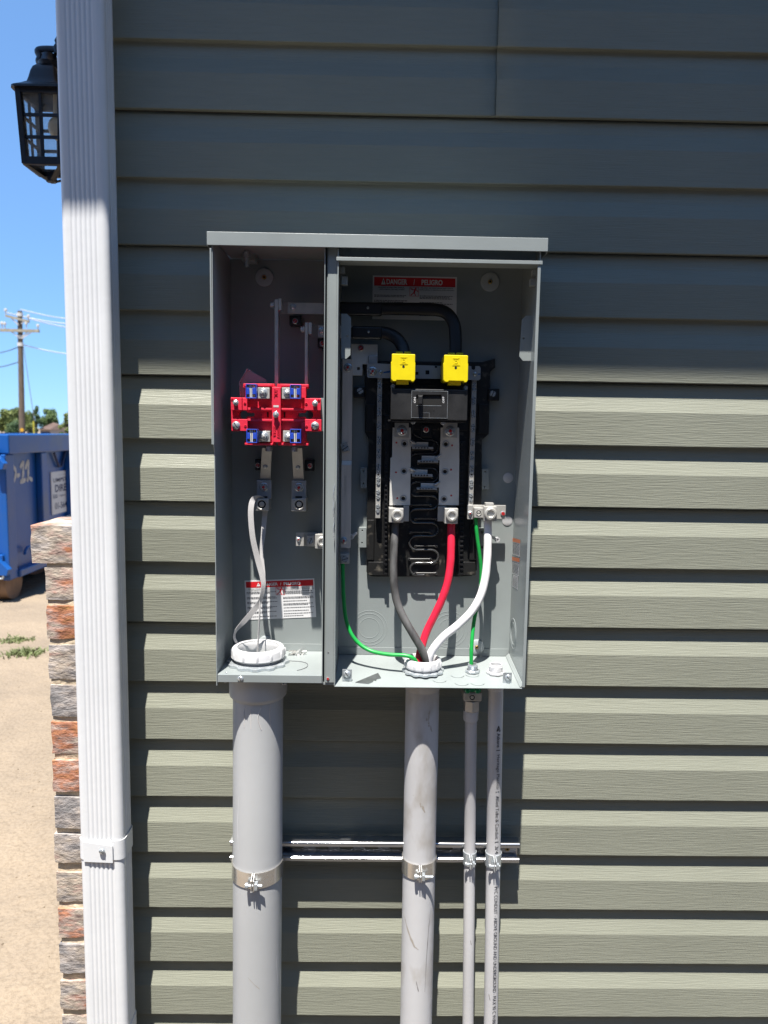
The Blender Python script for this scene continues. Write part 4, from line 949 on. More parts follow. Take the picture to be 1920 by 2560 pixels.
# serpentine barrier
rowsy = [320, 430, 545, 655, 765, 870, 980, 1085, 1195, 1300, 1395]; pts = [(545, 200), (545, 270)]
for i, (ya, yb) in enumerate(zip(rowsy, rowsy[1:])):
    right = i % 2 == 0; xe = 700 if right else 575; cy_ = (ya+yb)/2; rr = (yb-ya)/2; pts.append((640, ya))
    for k in range(7):
        t = -math.pi/2+math.pi*k/6; pts.append((xe+(1 if right else -1)*rr*math.cos(t), cy_+rr*math.sin(t)))
pts.append((640, 1395))
MB().tube([SC(x, y, -.0215) for x, y in pts], .0021, 8).build('serpentine_barrier', 'ridge', lcn, smooth=50)
for x0, x1, y in ((545, 705, 395), (590, 750, 503), (545, 705, 616), (585, 745, 725), (530, 690, 838), (570, 735, 948), (525, 690, 1055), (570, 735, 1165), (520, 688, 1268), (570, 732, 1380)):
    mb = MB().tube([SC(x0, y, -.0225), SC(x1, y, -.0225)], .0013, 6)
    for x in (x0, x1): mb.lathe(SC(x, y, -.0165), (0, -1, 0), [(.0028, 0), (.0026, .007), (.0014, .0075), (.0012, .005)], 10)
    mb.build('barrier_rib', 'ridge', lcn, smooth=50)
# neutral terminal bars
Ls = [955, 966, 991, 1001, 1025, 1036, 1061, 1070, 1096, 1107, 1128, 1141, 1165, 1175, 1197, 1208, 1230, 1243, 1266, 1277]
Rs = [962, 973, 997, 1007, 1031, 1040, 1066, 1076, 1101, 1110, 1133, 1146, 1169, 1180, 1204, 1214, 1238, 1250]
for x0, x1, y0, y1, ys_ in ((941, 953, 945, 1295, Ls), (1175, 1187, 950, 1262, Rs)):
    a = at(x0, (y0+y1)/2, -.032); c = at(x1, (y0+y1)/2, -.032); zt3 = at(x0, y0, -.032).z; zb3 = at(x0, y1, -.032).z
    o = MB().box(a.x, c.x, -.034, -.022, zb3, zt3).build('terminal_bar', 'tin', lcn, bevel=.0004)
    for y in ys_: screw(o, ((a.x+c.x)/2, -.0341, at(x0, y, -.034).z), .0036, 'slot', 'terminal_screw', rot=random.uniform(-1.5, 1.5))
    p = at((x0+x1)/2, 1187, -.034); screw(o, ((a.x+c.x)/2, -.0341, p.z), .0034, 'hole', 'terminal_screw')
# neutral crossbar
cbx = MB().poly(SR, [(165, 205), (265, 202), (400, 208), (940, 228), (1205, 226), (1238, 230), (1240, 260), (1262, 268), (1278, 258), (1280, 228), (1322, 230), (1334, 250), (1332, 360), (1315, 376), (1205, 372), (940, 362), (400, 354), (170, 350), (155, 335), (156, 220)], -.042, .003,
     [[(762, 272), (803, 272), (803, 314), (762, 314)], [(658, 288), (690, 288), (690, 320), (658, 320)], [(858, 224), (884, 224), (884, 248), (858, 248)]]).build('crossbar', 'galv', lcn, bevel=.0003)
MB().rect(SR, 168, 120, 266, 205, -.034, .003).build('riser', 'galv', lcn, bevel=.001)
sscrew(cbx, SR, 213, 282, -.0422, 46, 'hexred'); sscrew(cbx, SR, 295, 292, -.0422, 22, 'pan'); sscrew(cbx, SR, 1275, 310, -.0422, 24, 'pan')
MB().poly(SR, [(325, 288), (398, 274), (398, 296), (326, 303)], -.0425, .0003).build('paint_mark', 'bluemark', cbx); MB().poly(SR, [(1308, 306), (1330, 304), (1330, 318), (1308, 320)], -.0425, .0003).build('paint_mark', 'bluemark', cbx)
# right neutral lug
nl = thing('neutral_lug', 'tinned neutral lug gripping the white cable', 'terminal lug', SC(1130, 960, -.03))
MB().rect(SC, 985, 838, 1290, 948, -.034, .0035).build('bar', 'tin', nl, bevel=.0006)
MB().rect(SC, 985, 838, 1028, 952, -.044, .0098).build('end_block', 'tin', nl, bevel=.0008)
o = MB().rect(SC, 1040, 862, 1116, 940, -.050, .0155).build('lug_block', 'tin', nl, bevel=.0008); sscrew(o, SC, 1074, 898, -.0501, 24, 'bore', 'set_screw')
o = MB().rect(SC, 1116, 850, 1220, 968, -.062, .0275).build('lug_block', 'tin', nl, bevel=.001); sscrew(o, SC, 1168, 906, -.0621, 50, 'socket', 'set_screw')
o = MB().rect(SC, 1130, 822, 1195, 848, -.058, .016).build('knurled_screw', 'tin', nl, bevel=.0004)
sscrew(nl, SC, 1006, 902, -.0442, 20, 'hexred'); sscrew(nl, SC, 1268, 906, -.0342, 20, 'redslot')

# ------------------------------------------------------------------ main breaker
mbk = thing('main_breaker', 'black main breaker with toggle handle and two yellow lug covers', 'circuit breaker', SR(800, 810, -.06))
x0, x1 = SR(402, 620, -.098).x, SR(1198, 630, -.098).x; zt4, zb4 = SR(800, 468, -.098).z, SR(800, 790, -.098).z
o = MB().box(x0, x1, -.098, -.030, zb4, zt4).build('case', 'breaker_black', mbk, bevel=.0012)
MB().box(x0-.004, x1-.001, -.090, -.028, zb4-.003, zb4-.0003).build('base_flange', 'black_plastic', mbk, bevel=.0006)
cr_ = MB(); rc = lambda x0, y0, x1, y1: [(x0, y0), (x1, y0), (x1, y1), (x0, y1)]
cr_.poly(SR, rc(616, 487, 992, 768), -.1008, .0026, [rc(668, 527, 928, 640)]); co = cr_.build('cover', 'breaker_black', mbk, bevel=.0005)
MB().rect(SR, 668, 527, 928, 640, -.0984, .0003).build('window', 'darkhole', mbk)
h = MB().hexa([SR(684, 630, -.100), SR(734, 630, -.100), SR(734, 530, -.100), SR(684, 530, -.100)][::1], [SR(684, 630, -.098), SR(734, 630, -.098), SR(734, 530, -.098), SR(684, 530, -.098)])
f = [SR(688, 622, -.113), SR(730, 622, -.113), SR(730, 540, -.113), SR(688, 540, -.113)]; bk = [SR(682, 634, -.0985), SR(737, 634, -.0985), SR(737, 526, -.0985), SR(682, 526, -.0985)]
MB().hexa(f, bk).build('toggle_handle', 'breaker_black', mbk, bevel=.0008)
mb = MB()
for (xa, ya, xb, yb) in ((616, 487, 992, 490), (616, 765, 992, 768), (616, 490, 619, 765), (989, 490, 992, 765), (668, 637, 928, 641), (740, 712, 802, 714), (800, 712, 802, 760)): mb.rect(SR, xa, ya, xb, yb, -.1011, .0003)
mb.build('edge_highlight', 'zinc', mbk)  # bright strips painted as highlights along the black cover's edges
tm = MB(); put_text(tm, 'ON', lambda u, v: SR(640+22*(1-v), 612-60*u, -.1011), .01); tm.build('lettering', 'label', mbk); tm = MB(); put_text(tm, 'OFF', lambda u, v: SR(938+20*(1-v), 612-66*u, -.1011), .01)
tm.build('lettering', 'label', mbk)
MB().lathe(SR(848, 688, -.1008), (0, -1, 0), [(.0017, -.0003), (.0017, .0002), (0, .0002)], 12).build('test_hole', 'darkhole', mbk)
for x, y in ((632, 806), (942, 816), (425, 440), (1172, 458)):
    MB().lathe(SR(x, y, -.075), (0, -1, 0), [(.0045, 0), (.0045, .006), (.003, .008), (0, .008)], 14).build('case_rivet', 'galv', mbk, smooth=40)
for x0, y0, x1, y1, dx in ((404, 100, 656, 388, 0), (946, 112, 1204, 396, 0)):
    o = MB().poly(SR, [(x0+14, y0), (x1-6, y0+6), (x1, y0+14), (x1-2, y0+90), (x1+2, y0+96), (x1-2, y1-18), (x1-14, y1), (x1-40, y1), (x1-46, y1-10), (x0+60, y1-14), (x0+54, y1-4), (x0+16, y1-6), (x0+2, y1-22), (x0, y0+90), (x0+8, y0+80), (x0+10, y0+8)], -.1055, .050).build('lug_cover', 'yellow_plastic', mbk, bevel=.0022, seg=3)
    MB().rect(SR, x0+50, y0-22, x0+122, y0+2, -.088, .03).rect(SR, x0+138, y0-22, x0+208, y0+2, -.088, .03).build('top_clip', 'yellow_plastic', o, bevel=.001)
    MB().rect(SR, x0+55, y1-8, x0+184, y1+32, -.094, .03).build('bottom_tab', 'yellow_plastic', o, bevel=.0008)
    cx_, cy_ = x0+134, y0+72; em = MB()
    for s1, s2 in ((40, 34), (30, 25)): em.poly(SR, rc(cx_-s1, cy_-s1, cx_+s1, cy_+s1), -.1060, .0006, [rc(cx_-s2, cy_-s2, cx_+s2, cy_+s2)])
    em.poly(SR, [(cx_-16, cy_-18), (cx_+6, cy_-18), (cx_+16, cy_-8), (cx_+16, cy_+10), (cx_+6, cy_+18), (cx_-16, cy_+18)], -.1060, .0006, [[(cx_-8, cy_-10), (cx_+3, cy_-10), (cx_+8, cy_-4), (cx_+8, cy_+5), (cx_+3, cy_+10), (cx_-8, cy_+10)]])
    em.build('embossed_emblem', 'yellow_plastic', o)
    MB().lathe(SR(x0+130, y0+134, -.1056), (0, -1, 0), [(.0021, -.0003), (.0021, .0002), (0, .0002)], 14).build('probe_hole', 'darkhole', o)

# =================================================================== CONDUITS
YSF = -.0365                                             # front of the strut
def run_pipe(xa, ya, xb, yb, ytop, r_):
    ys_ = YSF-r_-.0004; pts = []
    for y in (2560, 2400, 2250, 2140, 2080, 2000, 1920, 1840, 1770, 1700):
        k = 0 if y >= 2140 else (2140-y)/(2140-1740); Y = ys_+(ytop-ys_)*k*k*(3-2*k) if k < 1 else ytop
        pts.append(at(xa+(xb-xa)*(y-ya)/(yb-ya), y, Y))
    d = (pts[0]-pts[1]).normalized(); d = Vector((d.x, 0, d.z)).normalized(); bot = pts[0]+d*((.04-pts[0].z)/d.z)
    return [bot]+pts, bot, -d
def on_path(pts, z):
    for a, b_ in zip(pts, pts[1:]):
        if a.z <= z <= b_.z: return a.lerp(b_, (z-a.z)/(b_.z-a.z))
    return pts[-1]
# three-inch conduit
cY = -.0785
pth3, bot3, d3 = run_pipe(645.5, 1760, 642.5, 2550, cY, .0445); tb = on_path(pth3, at(645, 1700, cY).z)
c3 = thing('conduit', 'widest grey conduit rising into the left compartment', 'conduit', bot3)
mb = MB().tube(pth3, .0445, 56, up=(0, 1, 0)); mb.build('pipe', 'pvc', c3, smooth=40)
tz0 = SM(490, 930, cY-.045).z
mb = MB().lathe((tb.x, tb.y, 0), (0, 0, 1), [(.0447, tz0-.004), (.0500, tz0+.001), (.0510, tz0+.006), (.0510, zbl-.004), (.046, zbl-.0005), (.03, zbl-.0005)], 56); mb.build('adapter', 'pvc', c3, smooth=40)
zT = ztl
mb = MB(); prof = [(.0415, zT)]
for i in range(4): prof += [(.0428, zT+.004+.0035*i), (.0408, zT+.0055+.0035*i)]
prof += [(.0405, zT+.03), (.0365, zT+.03), (.0360, zT-.05), (0, zT-.05)]
mb.lathe((tb.x, tb.y, 0), (0, 0, 1), prof, 48); mb.build('threads', 'pvc', c3, smooth=50)
def locknut(parent, x, y, z, r, h, n=12, mt='zinc', tilt=(0, 0, 1)):
    mb = MB(); vs = []; q = n*4
    prof = []
    for rr, hh in ((r*.8, 0), (r, 0), (r, h*.7), (r*.9, h), (r*.8, h)):
        for i in range(q):
            a = 2*math.pi*i/q; k_ = rr*(1.06 if (i % 4 < 2 and rr > r*.85) else .97 if rr > r*.85 else 1); vs.append((x+k_*math.cos(a), y+k_*math.sin(a), z+hh))
    mb.add(vs, [(j*q+i, j*q+(i+1) % q, (j+1)*q+(i+1) % q, (j+1)*q+i) for j in range(4) for i in range(q)])
    return mb.build('locknut', mt, parent, smooth=30)
locknut(c3, tb.x, tb.y, zT+.0004, .0515, .006)
def bushing(parent, x, y, z, ro, ri, h, ribs=12, mt='pvc_white'):
    mb = MB(); mb.lathe((x, y, z), (0, 0, 1), [(ri+.003, -.001), (ro*.97, 0), (ro, h*.12), (ro*.985, h*.25), (ro*.985, h*.72), (ro*.95, h*.93), (ro*.90, h), (ri*1.04, h), (ri, h*.9), (ri*.97, h*.5), (ri, 0), (ri+.003, -.001)], 56)
    for i in range(ribs):
        a = 2*math.pi*i/ribs+.12; c_ = Vector((x+ro*.985*math.cos(a), y+ro*.985*math.sin(a), z+h*.18)); mb.tube([c_, c_+Vector((0, 0, h*.25)), c_+Vector((0, 0, h*.55)), c_+Vector((0, 0, h*.62))], [.0021, .0021, .0019, .0008], 8)
    return mb.build('bushing', mt, parent, smooth=45)
bushing(c3, tb.x, tb.y, zT+.012, .0475, .0365, .0185)
mb = MB()                                                           # solvent runs under the adapter
for xs_ in ([(390, 945), (290, 1000), (285, 1120), (280, 1272)], [(370, 1000), (375, 1100), (380, 1272)], [(520, 980), (485, 1060), (480, 1160), (520, 1290)], [(640, 950), (628, 1080), (635, 1180), (642, 1262)]):
    P_ = []
    for x, y in xs_:
        p = SM(x, y, cY-.04); u = (p.x-tb.x)/.0447; u = max(-.95, min(.95, u)); P_.append(Vector((p.x, cY-.0443*math.sqrt(1-u*u), p.z)))
    mb.tube(crom(P_, 5), .0009, 6)
mb.build('solvent_run', 'glue', c3, smooth=60)
# two-inch conduit
pth2, bot2, d2 = run_pipe(1055.5, 1760, 1040, 2550, -.080, .0302); t2 = on_path(pth2, at(1056, 1710, -.08).z)
c2 = thing('conduit', 'smudged medium conduit carrying the black, red and white cables', 'conduit', bot2)
MB().tube(pth2, .0302, 44, up=(0, 1, 0)).build('pipe', 'pvc_dirty', c2, smooth=40)
ztr = trz(t2.y)
zad = SF(1070, 112, -.110).z
MB().lathe((t2.x, t2.y, 0), (0, 0, 1), [(.0304, zad-.002), (.0312, zad+.001), (.0345, zad+.008), (.0345, ztr-.004), (.032, ztr-.0035), (.01, ztr-.0035)], 44).build('adapter', 'pvc_dirty', c2, smooth=40)
mb = MB(); prof = [(.0290, ztr)]
for i in range(3): prof += [(.0300, ztr+.003+.003*i), (.0286, ztr+.0042+.003*i)]
prof += [(.0285, ztr+.016), (.0255, ztr+.016), (.0250, ztr-.04), (0, ztr-.04)]
mb.lathe((t2.x, t2.y, 0), (0, 0, 1), prof, 40); mb.build('threads', 'pvc', c2, smooth=50)
locknut(c2, t2.x, t2.y, ztr+.0006, .0355, .005); bushing(c2, t2.x, t2.y, ztr+.008, .0325, .0255, .0165, 14)
# half-inch conduit with grounding hub
pth1, bot1, d1 = run_pipe(1177, 1850, 1170, 2550, -.082, .0107); pth1 = [p for p in pth1 if p.z < at(1177, 1845, -.08).z]+[at(1177.8, 1778, -.080)]
c1 = thing('conduit', 'thinnest grey conduit with a cast fitting and green screws', 'conduit', bot1)
MB().tube(pth1, .0107, 28, up=(0, 1, 0)).build('pipe', 'pvc_light', c1, smooth=40)
hx, hy = at(1179, 1760, -.082).x, -.082
zc_a, zc_b = SN(400, 1560, -.094).z, SN(400, 1350, -.094).z
MB().lathe((hx-.0005, hy+.002, 0), (0, 0, 1), [(.0108, zc_a-.001), (.0126, zc_a), (.0136, zc_a+.003), (.0136, zc_b), (.01, zc_b)], 30).build('coupling', 'pvc_light', c1, smooth=40)
zn_a, zn_b = SN(400, 1345, -.094).z, SN(400, 1112, -.094).z
MB().lathe((hx, hy, 0), (0, 0, 1), [(.009, zn_a), (.0142, zn_a), (.0146, zn_a+.002), (.0146, zn_b-.001), (.012, zn_b)], 6, R(30)).build('hex_body', 'tin', c1, bevel=.0006)
zh_a, zh_b = SN(400, 1110, -.094).z, SN(400, 920, -.094).z
mb = MB().box(hx-.0165, hx+.0165, hy-.0125, hy+.012, zh_a, zh_b); ho = mb.build('ground_clamp', 'tin', c1, bevel=.0025, seg=3)
screw(ho, SN(420, 1022, -.0947), .0065, 'bore')
MB().box(hx-.0145, hx+.0145, hy-.0115, hy+.012, zh_b+.0005, trz(hy)-.0015).build('saddle', 'greenscrew', c1, bevel=.001)
for x in (325, 528): screw(ho, SN(x, 885, -.0944), .0045, 'hexorange'); 
for x in (325, 528): MB().lathe(SN(x, 885, -.0954), (0, -1, 0), [(.0042, -.001), (.0042, .003), (.003, .004), (0, .004)], 12).build('green_screw', 'greenscrew', c1, smooth=40)
zz1 = trz(hy)
mb = MB(); prof = [(.0085, zz1)]
for i in range(5): prof += [(.0091, zz1+.005+.0018*i), (.0084, zz1+.0059+.0018*i)]
prof += [(.0082, zz1+.0155), (.0066, zz1+.0155), (.0064, zz1-.01), (0, zz1-.01)]
mb.lathe((hx, hy, 0), (0, 0, 1), prof, 24); mb.build('threads', 'zinc', c1, smooth=50); locknut(c1, hx, hy, zz1+.0005, .0125, .0045, 8)
# three-quarter conduit with print
pth0, bot0, d0 = run_pipe(1239, 1750, 1227, 2550, -.086, .01335)
c0 = thing('conduit', 'printed pale conduit at the right with lettering down its length', 'conduit', bot0)
MB().tube(pth0, .01335, 32, up=(0, 1, 0)).build('pipe', 'pvc_light', c0, smooth=40)
px_, py_ = SN(910, 420, -.086).x, -.086; zz0 = trz(py_)
mb = MB(); prof = [(.0112, zz0)]
for i in range(5): prof += [(.0122, zz0+.004+.0022*i), (.0113, zz0+.0051+.0022*i)]
prof += [(.0112, zz0+.0168), (.0096, zz0+.0168), (.0094, zz0-.02), (0, zz0-.02)]
mb.lathe((px_, py_, 0), (0, 0, 1), prof, 30); mb.build('threads', 'pvc_white', c0, smooth=50); locknut(c0, px_, py_, zz0+.0005, .0158, .0042, 8, 'pvc_white')
MB().lathe((px_, py_, 0), (0, 0, 1), [(.0135, zz0-.03), (.0150, zz0-.026), (.0150, zz0-.004), (.01, zz0-.004)], 30).build('adapter', 'pvc_light', c0, smooth=40)
# printed line, wrapped on the pipe, reading downwards
tm = MB(); rad = .01335+.00055
def on_pipe(z, ang): return on_path(pth0, z)+Vector((math.sin(ang)*rad, -math.cos(ang)*rad, 0))
def s_of(y): return at(1247, y, -.086+(.036 if y > 2140 else .036*(y-1740)/400)-.0125).z
def ptext(t, y0, y1, a0, a1, bold=0.):
    s0, s1 = s_of(y0), s_of(y1); put_text(tm, t, lambda u, v: on_pipe(s0+(s1-s0)*u, a0+(a1-a0)*v), bold)
A0, A1 = .02, .55
ptext('Atkore', 1831, 1866, A0+.05, A1, .01); ptext('|', 1873, 1875, A0, A1); ptext('Heritage Plastics', 1885, 1971, A0-.03, A1); ptext('|', 1979, 1981, A0, A1)
ptext('Allied Tube & Conduit', 1990, 2098, A0+.03, A1); ptext('|', 2105, 2107, A0, A1); ptext('3/4', 2115, 2134, A0+.03, A1)
ptext('PVC CONDUIT - ABOVE GROUND AND UNDERGROUND - MAX 90 C WIRE', 2216, 2560, A0+.03, A1)
s0, s1 = s_of(1813), s_of(1826)
for a_, b_ in (((0, .5), (1, .95)), ((0, .5), (1, .05)), ((1, .95), (1, .6)), ((.5, .5), (1, .3))):
    pa = on_pipe(s0+(s1-s0)*a_[0], A0+(A1-A0)*a_[1]); pb_ = on_pipe(s0+(s1-s0)*b_[0], A0+(A1-A0)*b_[1]); tm.tube([pa, pb_], .0007, 5)
tm.build('printed_lettering', 'ink', c0, kind='stuff')

# scuffs, smears and scratches along the pipes
def scuff(parent, path, rad_, pts, wd, mt):
    mb = MB(); P_ = []
    for x, y in pts:
        c = on_path(path, at(x, y, path[3].y-rad_*.9).z); px2 = at(x, y, c.y-rad_*.9); u = max(-.93, min(.93, (px2.x-c.x)/rad_)); P_.append((c, math.asin(u), px2.z))
    vs = []; k = len(P_)
    for i in range(k*4-3):
        f_ = i/4; j = min(int(f_), k-2); t = f_-j; c = P_[j][0].lerp(P_[j+1][0], t); a = P_[j][1]*(1-t)+P_[j+1][1]*t; z = P_[j][2]*(1-t)+P_[j+1][2]*t
        w_ = wd*math.sin(math.pi*(i+.6)/(k*4-2))*(1+.35*math.sin(i*2.3)); rr = rad_+.00015
        for q_ in (-1, 0, 1): aa = a+q_*w_/rad_; vs.append((c.x+rr*math.sin(aa), c.y-rr*math.cos(aa), z))
    mb.add(vs, [(i*3+q_, i*3+q_+1, (i+1)*3+q_+1, (i+1)*3+q_) for i in range(k*4-4) for q_ in (0, 1)]); mb.build('scuff', mt, parent, smooth=60)
scuff(c2, pth2, .0302, [(1012, 2300), (1022, 2335), (1036, 2365), (1046, 2372)], .0022, 'smudge')
scuff(c2, pth2, .0302, [(1078, 2275), (1072, 2320), (1066, 2400), (1062, 2480)], .0007, 'smudge_dark')
scuff(c2, pth2, .0302, [(1030, 1985), (1048, 2000), (1062, 2030)], .0030, 'smudge')
scuff(c2, pth2, .0302, [(1075, 1775), (1068, 1800), (1080, 1830)], .0026, 'smudge')
scuff(c2, pth2, .0302, [(1040, 2450), (1046, 2476)], .0010, 'smudge_dark')
scuff(c3, pth3, .0445, [(690, 2370), (688, 2430), (692, 2500)], .0011, 'smudge_pale')
scuff(c3, pth3, .0445, [(596, 1990), (592, 2060), (594, 2130)], .0009, 'smudge_pale')
scuff(c3, pth3, .0445, [(620, 2440), (650, 2470)], .0008, 'smudge')
scuff(c0, pth0, .01335, [(1222, 2485), (1225, 2500)], .0008, 'smudge_dark')
scuff(c1, pth1, .0107, [(1176, 2350), (1178, 2362)], .0007, 'smudge_dark')

# ------------------------------------------------------------------ strut and clamps
sx0, sx1 = at(575, 2130, -.0365).x, at(1299, 2130, -.0365).x; zs1_, zs0_ = SF(700, 884, -.0365).z, SF(700, 988, -.0365).z
stt = thing('strut_channel', 'slotted galvanised strut channel behind the conduits', 'strut', ((sx0+sx1)/2, -.02, zs0_))
YS0, YS1 = -.0130, -.0365; gth = .0022
slots = []; pitch = .0478; xs0 = SF(420, 920, -.015).x; zmid = (zs0_+zs1_)/2
for k in range(-4, 12):
    cx_ = xs0+pitch*k
    if sx0+.02 < cx_ < sx1-.02:
        hl, hr = .0075, .0062; slots.append([(cx_+hl+hr*math.cos(a), zmid+hr*math.sin(a)) for a in [R(-90+180*i/8) for i in range(9)]]+[(cx_-hl+hr*math.cos(a), zmid+hr*math.sin(a)) for a in [R(90+180*i/8) for i in range(9)]])
mb = MB(); mb.prism([(sx0, zs0_+.0002), (sx1, zs0_+.0002), (sx1, zs1_-.0002), (sx0, zs1_-.0002)], YS0-gth, gth, slots)
mb.build('back_web', 'strut_metal', stt)
for zz_, sg in ((zs1_, -1), (zs0_, 1)):
    mb = MB(); r_ = .004
    sec = [(YS0, zz_), (YS1+r_, zz_)]+[(YS1+r_-r_*math.sin(a), zz_+sg*(r_-r_*math.cos(a))) for a in [R(90)*i/5 for i in range(1, 6)]]+[(YS1, zz_+sg*.0085), (YS1+.002, zz_+sg*.0100), (YS1+.0065, zz_+sg*.0100)]
    sec += [(YS1+.0065, zz_+sg*.0078), (YS1+.0030, zz_+sg*.0075), (YS1+.0024, zz_+sg*.0050), (YS1+.005, zz_+sg*.0024), (YS0, zz_+sg*.0024)]
    q = len(sec); mb.add([(sx0, y, z) for y, z in sec]+[(sx1, y, z) for y, z in sec], [(i, (i+1) % q, (i+1) % q+q, i+q) for i in range(q)]+[tuple(range(q)), tuple(range(q, 2*q))])
    mb.build('flange', 'strut_metal', stt, smooth=35)
p = SF(1510, 915, -.0156); screw(stt, p, .0045, 'gold')
MB().rect(SF, 1480, 902, 1552, 935, -.0156, .0003).build('wood_shim', 'trim', stt)
def clamp(lab, base, d, r_, h, zc, ear, bolt_l, bolt_r, br_, mt='zinc', off=0.):
    s_ = (zc-base.z)/d.z; c = base+d*s_; n = 40
    t = thing('pipe_clamp', lab, 'pipe clamp', (c.x, YS1, zc-h/2), 'strut clamps holding the conduits')
    mb = MB(); th = .0016; ri, ro = r_+.0004, r_+.0004+th
    def arc(sgn):
        out = []; inn = []
        y_end = YS1-.0005-c.y
        g_ = .055/ (r_/.03)
        a_end = math.pi/2+min(.75, math.asin(max(-.95, min(.95, (y_end)/ro)))) if y_end < ro else math.pi/2+.7
        for i in range(n//2+1):
            a = g_+(a_end-g_)*i/(n//2); out.append((sgn*ro*math.sin(a), -ro*math.cos(a))); inn.append((sgn*ri*math.sin(a), -ri*math.cos(a)))
        xe = out[-1][0]; out.append((xe, YS1+.006-c.y)); inn.append((xe-sgn*th, YS1+.006-c.y))
        return out, inn
    for sgn in (-1, 1):
        mb = MB(); out, inn = arc(sgn); m_ = len(out)
        vs = [(c.x+x, c.y+y, zc-h/2) for x, y in out]+[(c.x+x, c.y+y, zc-h/2) for x, y in inn]+[(c.x+x, c.y+y, zc+h/2) for x, y in out]+[(c.x+x, c.y+y, zc+h/2) for x, y in inn]
        fs = []
        for i in range(m_-1): fs += [(i, i+1, 2*m_+i+1, 2*m_+i), (m_+i, m_+i+1, 3*m_+i+1, 3*m_+i), (i, i+1, m_+i+1, m_+i), (2*m_+i, 2*m_+i+1, 3*m_+i+1, 3*m_+i)]
        fs += [(0, m_, 3*m_, 2*m_), (m_-1, 2*m_-1, 4*m_-1, 3*m_-1)]
        mb.add(vs, fs); mb.build('band', mt, t, smooth=35)
        g0 = out[0][0]; eo = MB()
        x_in = c.x+sgn*max(abs(g0)*.55, .0012); y_f = c.y-ro
        eo.hexa([(x_in, y_f-ear, zc-h*.42), (x_in+sgn*th, y_f-ear, zc-h*.42), (c.x+g0+sgn*th*.6, y_f+.001, zc-h/2), (c.x+g0-sgn*th*.5, y_f+.001, zc-h/2)][::1], [(x_in, y_f-ear, zc+h*.30), (x_in+sgn*th, y_f-ear, zc+h*.30), (c.x+g0+sgn*th*.6, y_f+.001, zc+h/2), (c.x+g0-sgn*th*.5, y_f+.001, zc+h/2)])
        eo.build('ear', mt, t, bevel=.0004)
    yb = c.y-ro-ear*.6; zb = zc-h*.12
    b_ = MB().cyl((c.x-bolt_l, yb, zb), (c.x+bolt_r, yb, zb), br_, n=10); b_.lathe((c.x-bolt_l, yb, zb), (-1, 0, 0), [(0, 0), (br_*1.9, 0), (br_*1.9, br_*1.5), (br_*1.4, br_*1.9), (0, br_*1.9)], 12)
    b_.build('bolt', 'zinc', t, smooth=35)
    MB().box(c.x+.0032, c.x+.0032+br_*2.0, yb-br_*2, yb+br_*2, zb-br_*2.1, zb+br_*2.1).build('nut', 'zinc', t, bevel=.0006)
zst = (zs0_+zs1_)/2
clamp('wide strut clamp bolted round the widest conduit', bot3, d3, .0445, .029, zst, .012, .0080, .0165, .0028, 'band_metal')
clamp('bright strut clamp bolted round the smudged medium conduit', bot2, d2, .0302, .029, zst, .010, .0060, .0230, .0026, 'band_metal')
clamp('small strut clamp on the thinnest conduit', bot1, d1, .0107, .024, zst, .0095, .0075, .0085, .0020)
clamp('small strut clamp on the printed conduit at the right', bot0, d0, .01335, .025, zst, .0100, .0080, .0090, .0021)

# =================================================================== CABLES
def cable(lab, pts, r_, mt, name='cable', n=16, cat='cable'):
    P_ = crom([SE(x, y, Y) for x, y, Y in pts], 8); base = P_[-1]
    rr = [r_*(1+.012*math.sin(i*.9)) for i in range(len(P_))]
    return MB().tube(P_, rr, n).build(name, mt, None, base, smooth=60, label=lab, cat=cat)
yb2 = t2.y
o = cable('thick black cable curving down into the middle bushing', [(560, 60, -.040), (556, 130, -.044), (551, 220, -.050), (545, 330, -.055), (545, 450, -.060), (553, 580, -.066), (578, 690, -.072), (628, 800, -.080), (692, 910, -.088), (750, 1010, -.090), (788, 1100, -.090), (795, 1160, -.086)], .0070, 'cable_black')
mb = MB()
for i in range(16):
    a = 2*math.pi*i/16; p = SE(560, 78, -.041)+Vector((.0052*math.cos(a), .0052*math.sin(a), -.004)); mb.tube([p, p+Vector((0, 0, .014))], .0011, 6)
mb.build('strand_end', 'strand', o, smooth=50)
cable('thick red cable curving down into the middle bushing', [(972, 60, -.040), (972, 150, -.046), (971, 250, -.052), (966, 380, -.058), (945, 520, -.064), (902, 650, -.068), (846, 770, -.070), (792, 880, -.072), (758, 980, -.076), (738, 1060, -.080), (732, 1150, -.082)], .0070, 'cable_red')
cable('thick white cable curving down into the middle bushing', [(1243, 40, -.044), (1243, 120, -.048), (1243, 200, -.052), (1238, 350, -.058), (1222, 500, -.064), (1185, 630, -.070), (1120, 740, -.075), (1020, 840, -.080), (920, 920, -.084), (850, 1000, -.087), (812, 1070, -.088), (800, 1150, -.088)], .0073, 'cable_white')
cable('thin green wire dropping behind the white cable to the small fitting', [(1155, 30, -.040), (1157, 110, -.042), (1166, 200, -.042), (1180, 300, -.042), (1194, 430, -.041), (1190, 560, -.042), (1166, 690, -.052), (1142, 800, -.064), (1127, 930, -.074), (1121, 1040, -.080), (1120, 1140, -.082)], .0034, 'cable_green', 'wire', 12, 'wire')
cable('thin green wire sweeping from the ground strap to the middle bushing', [(168, 370, -.036), (170, 480, -.042), (174, 620, -.050), (190, 780, -.058), (225, 890, -.064), (290, 975, -.070), (380, 1030, -.078), (500, 1055, -.088), (620, 1062, -.094), (680, 1078, -.096), (712, 1110, -.094), (725, 1160, -.090)], .0036, 'cable_green', 'wire', 12, 'wire')

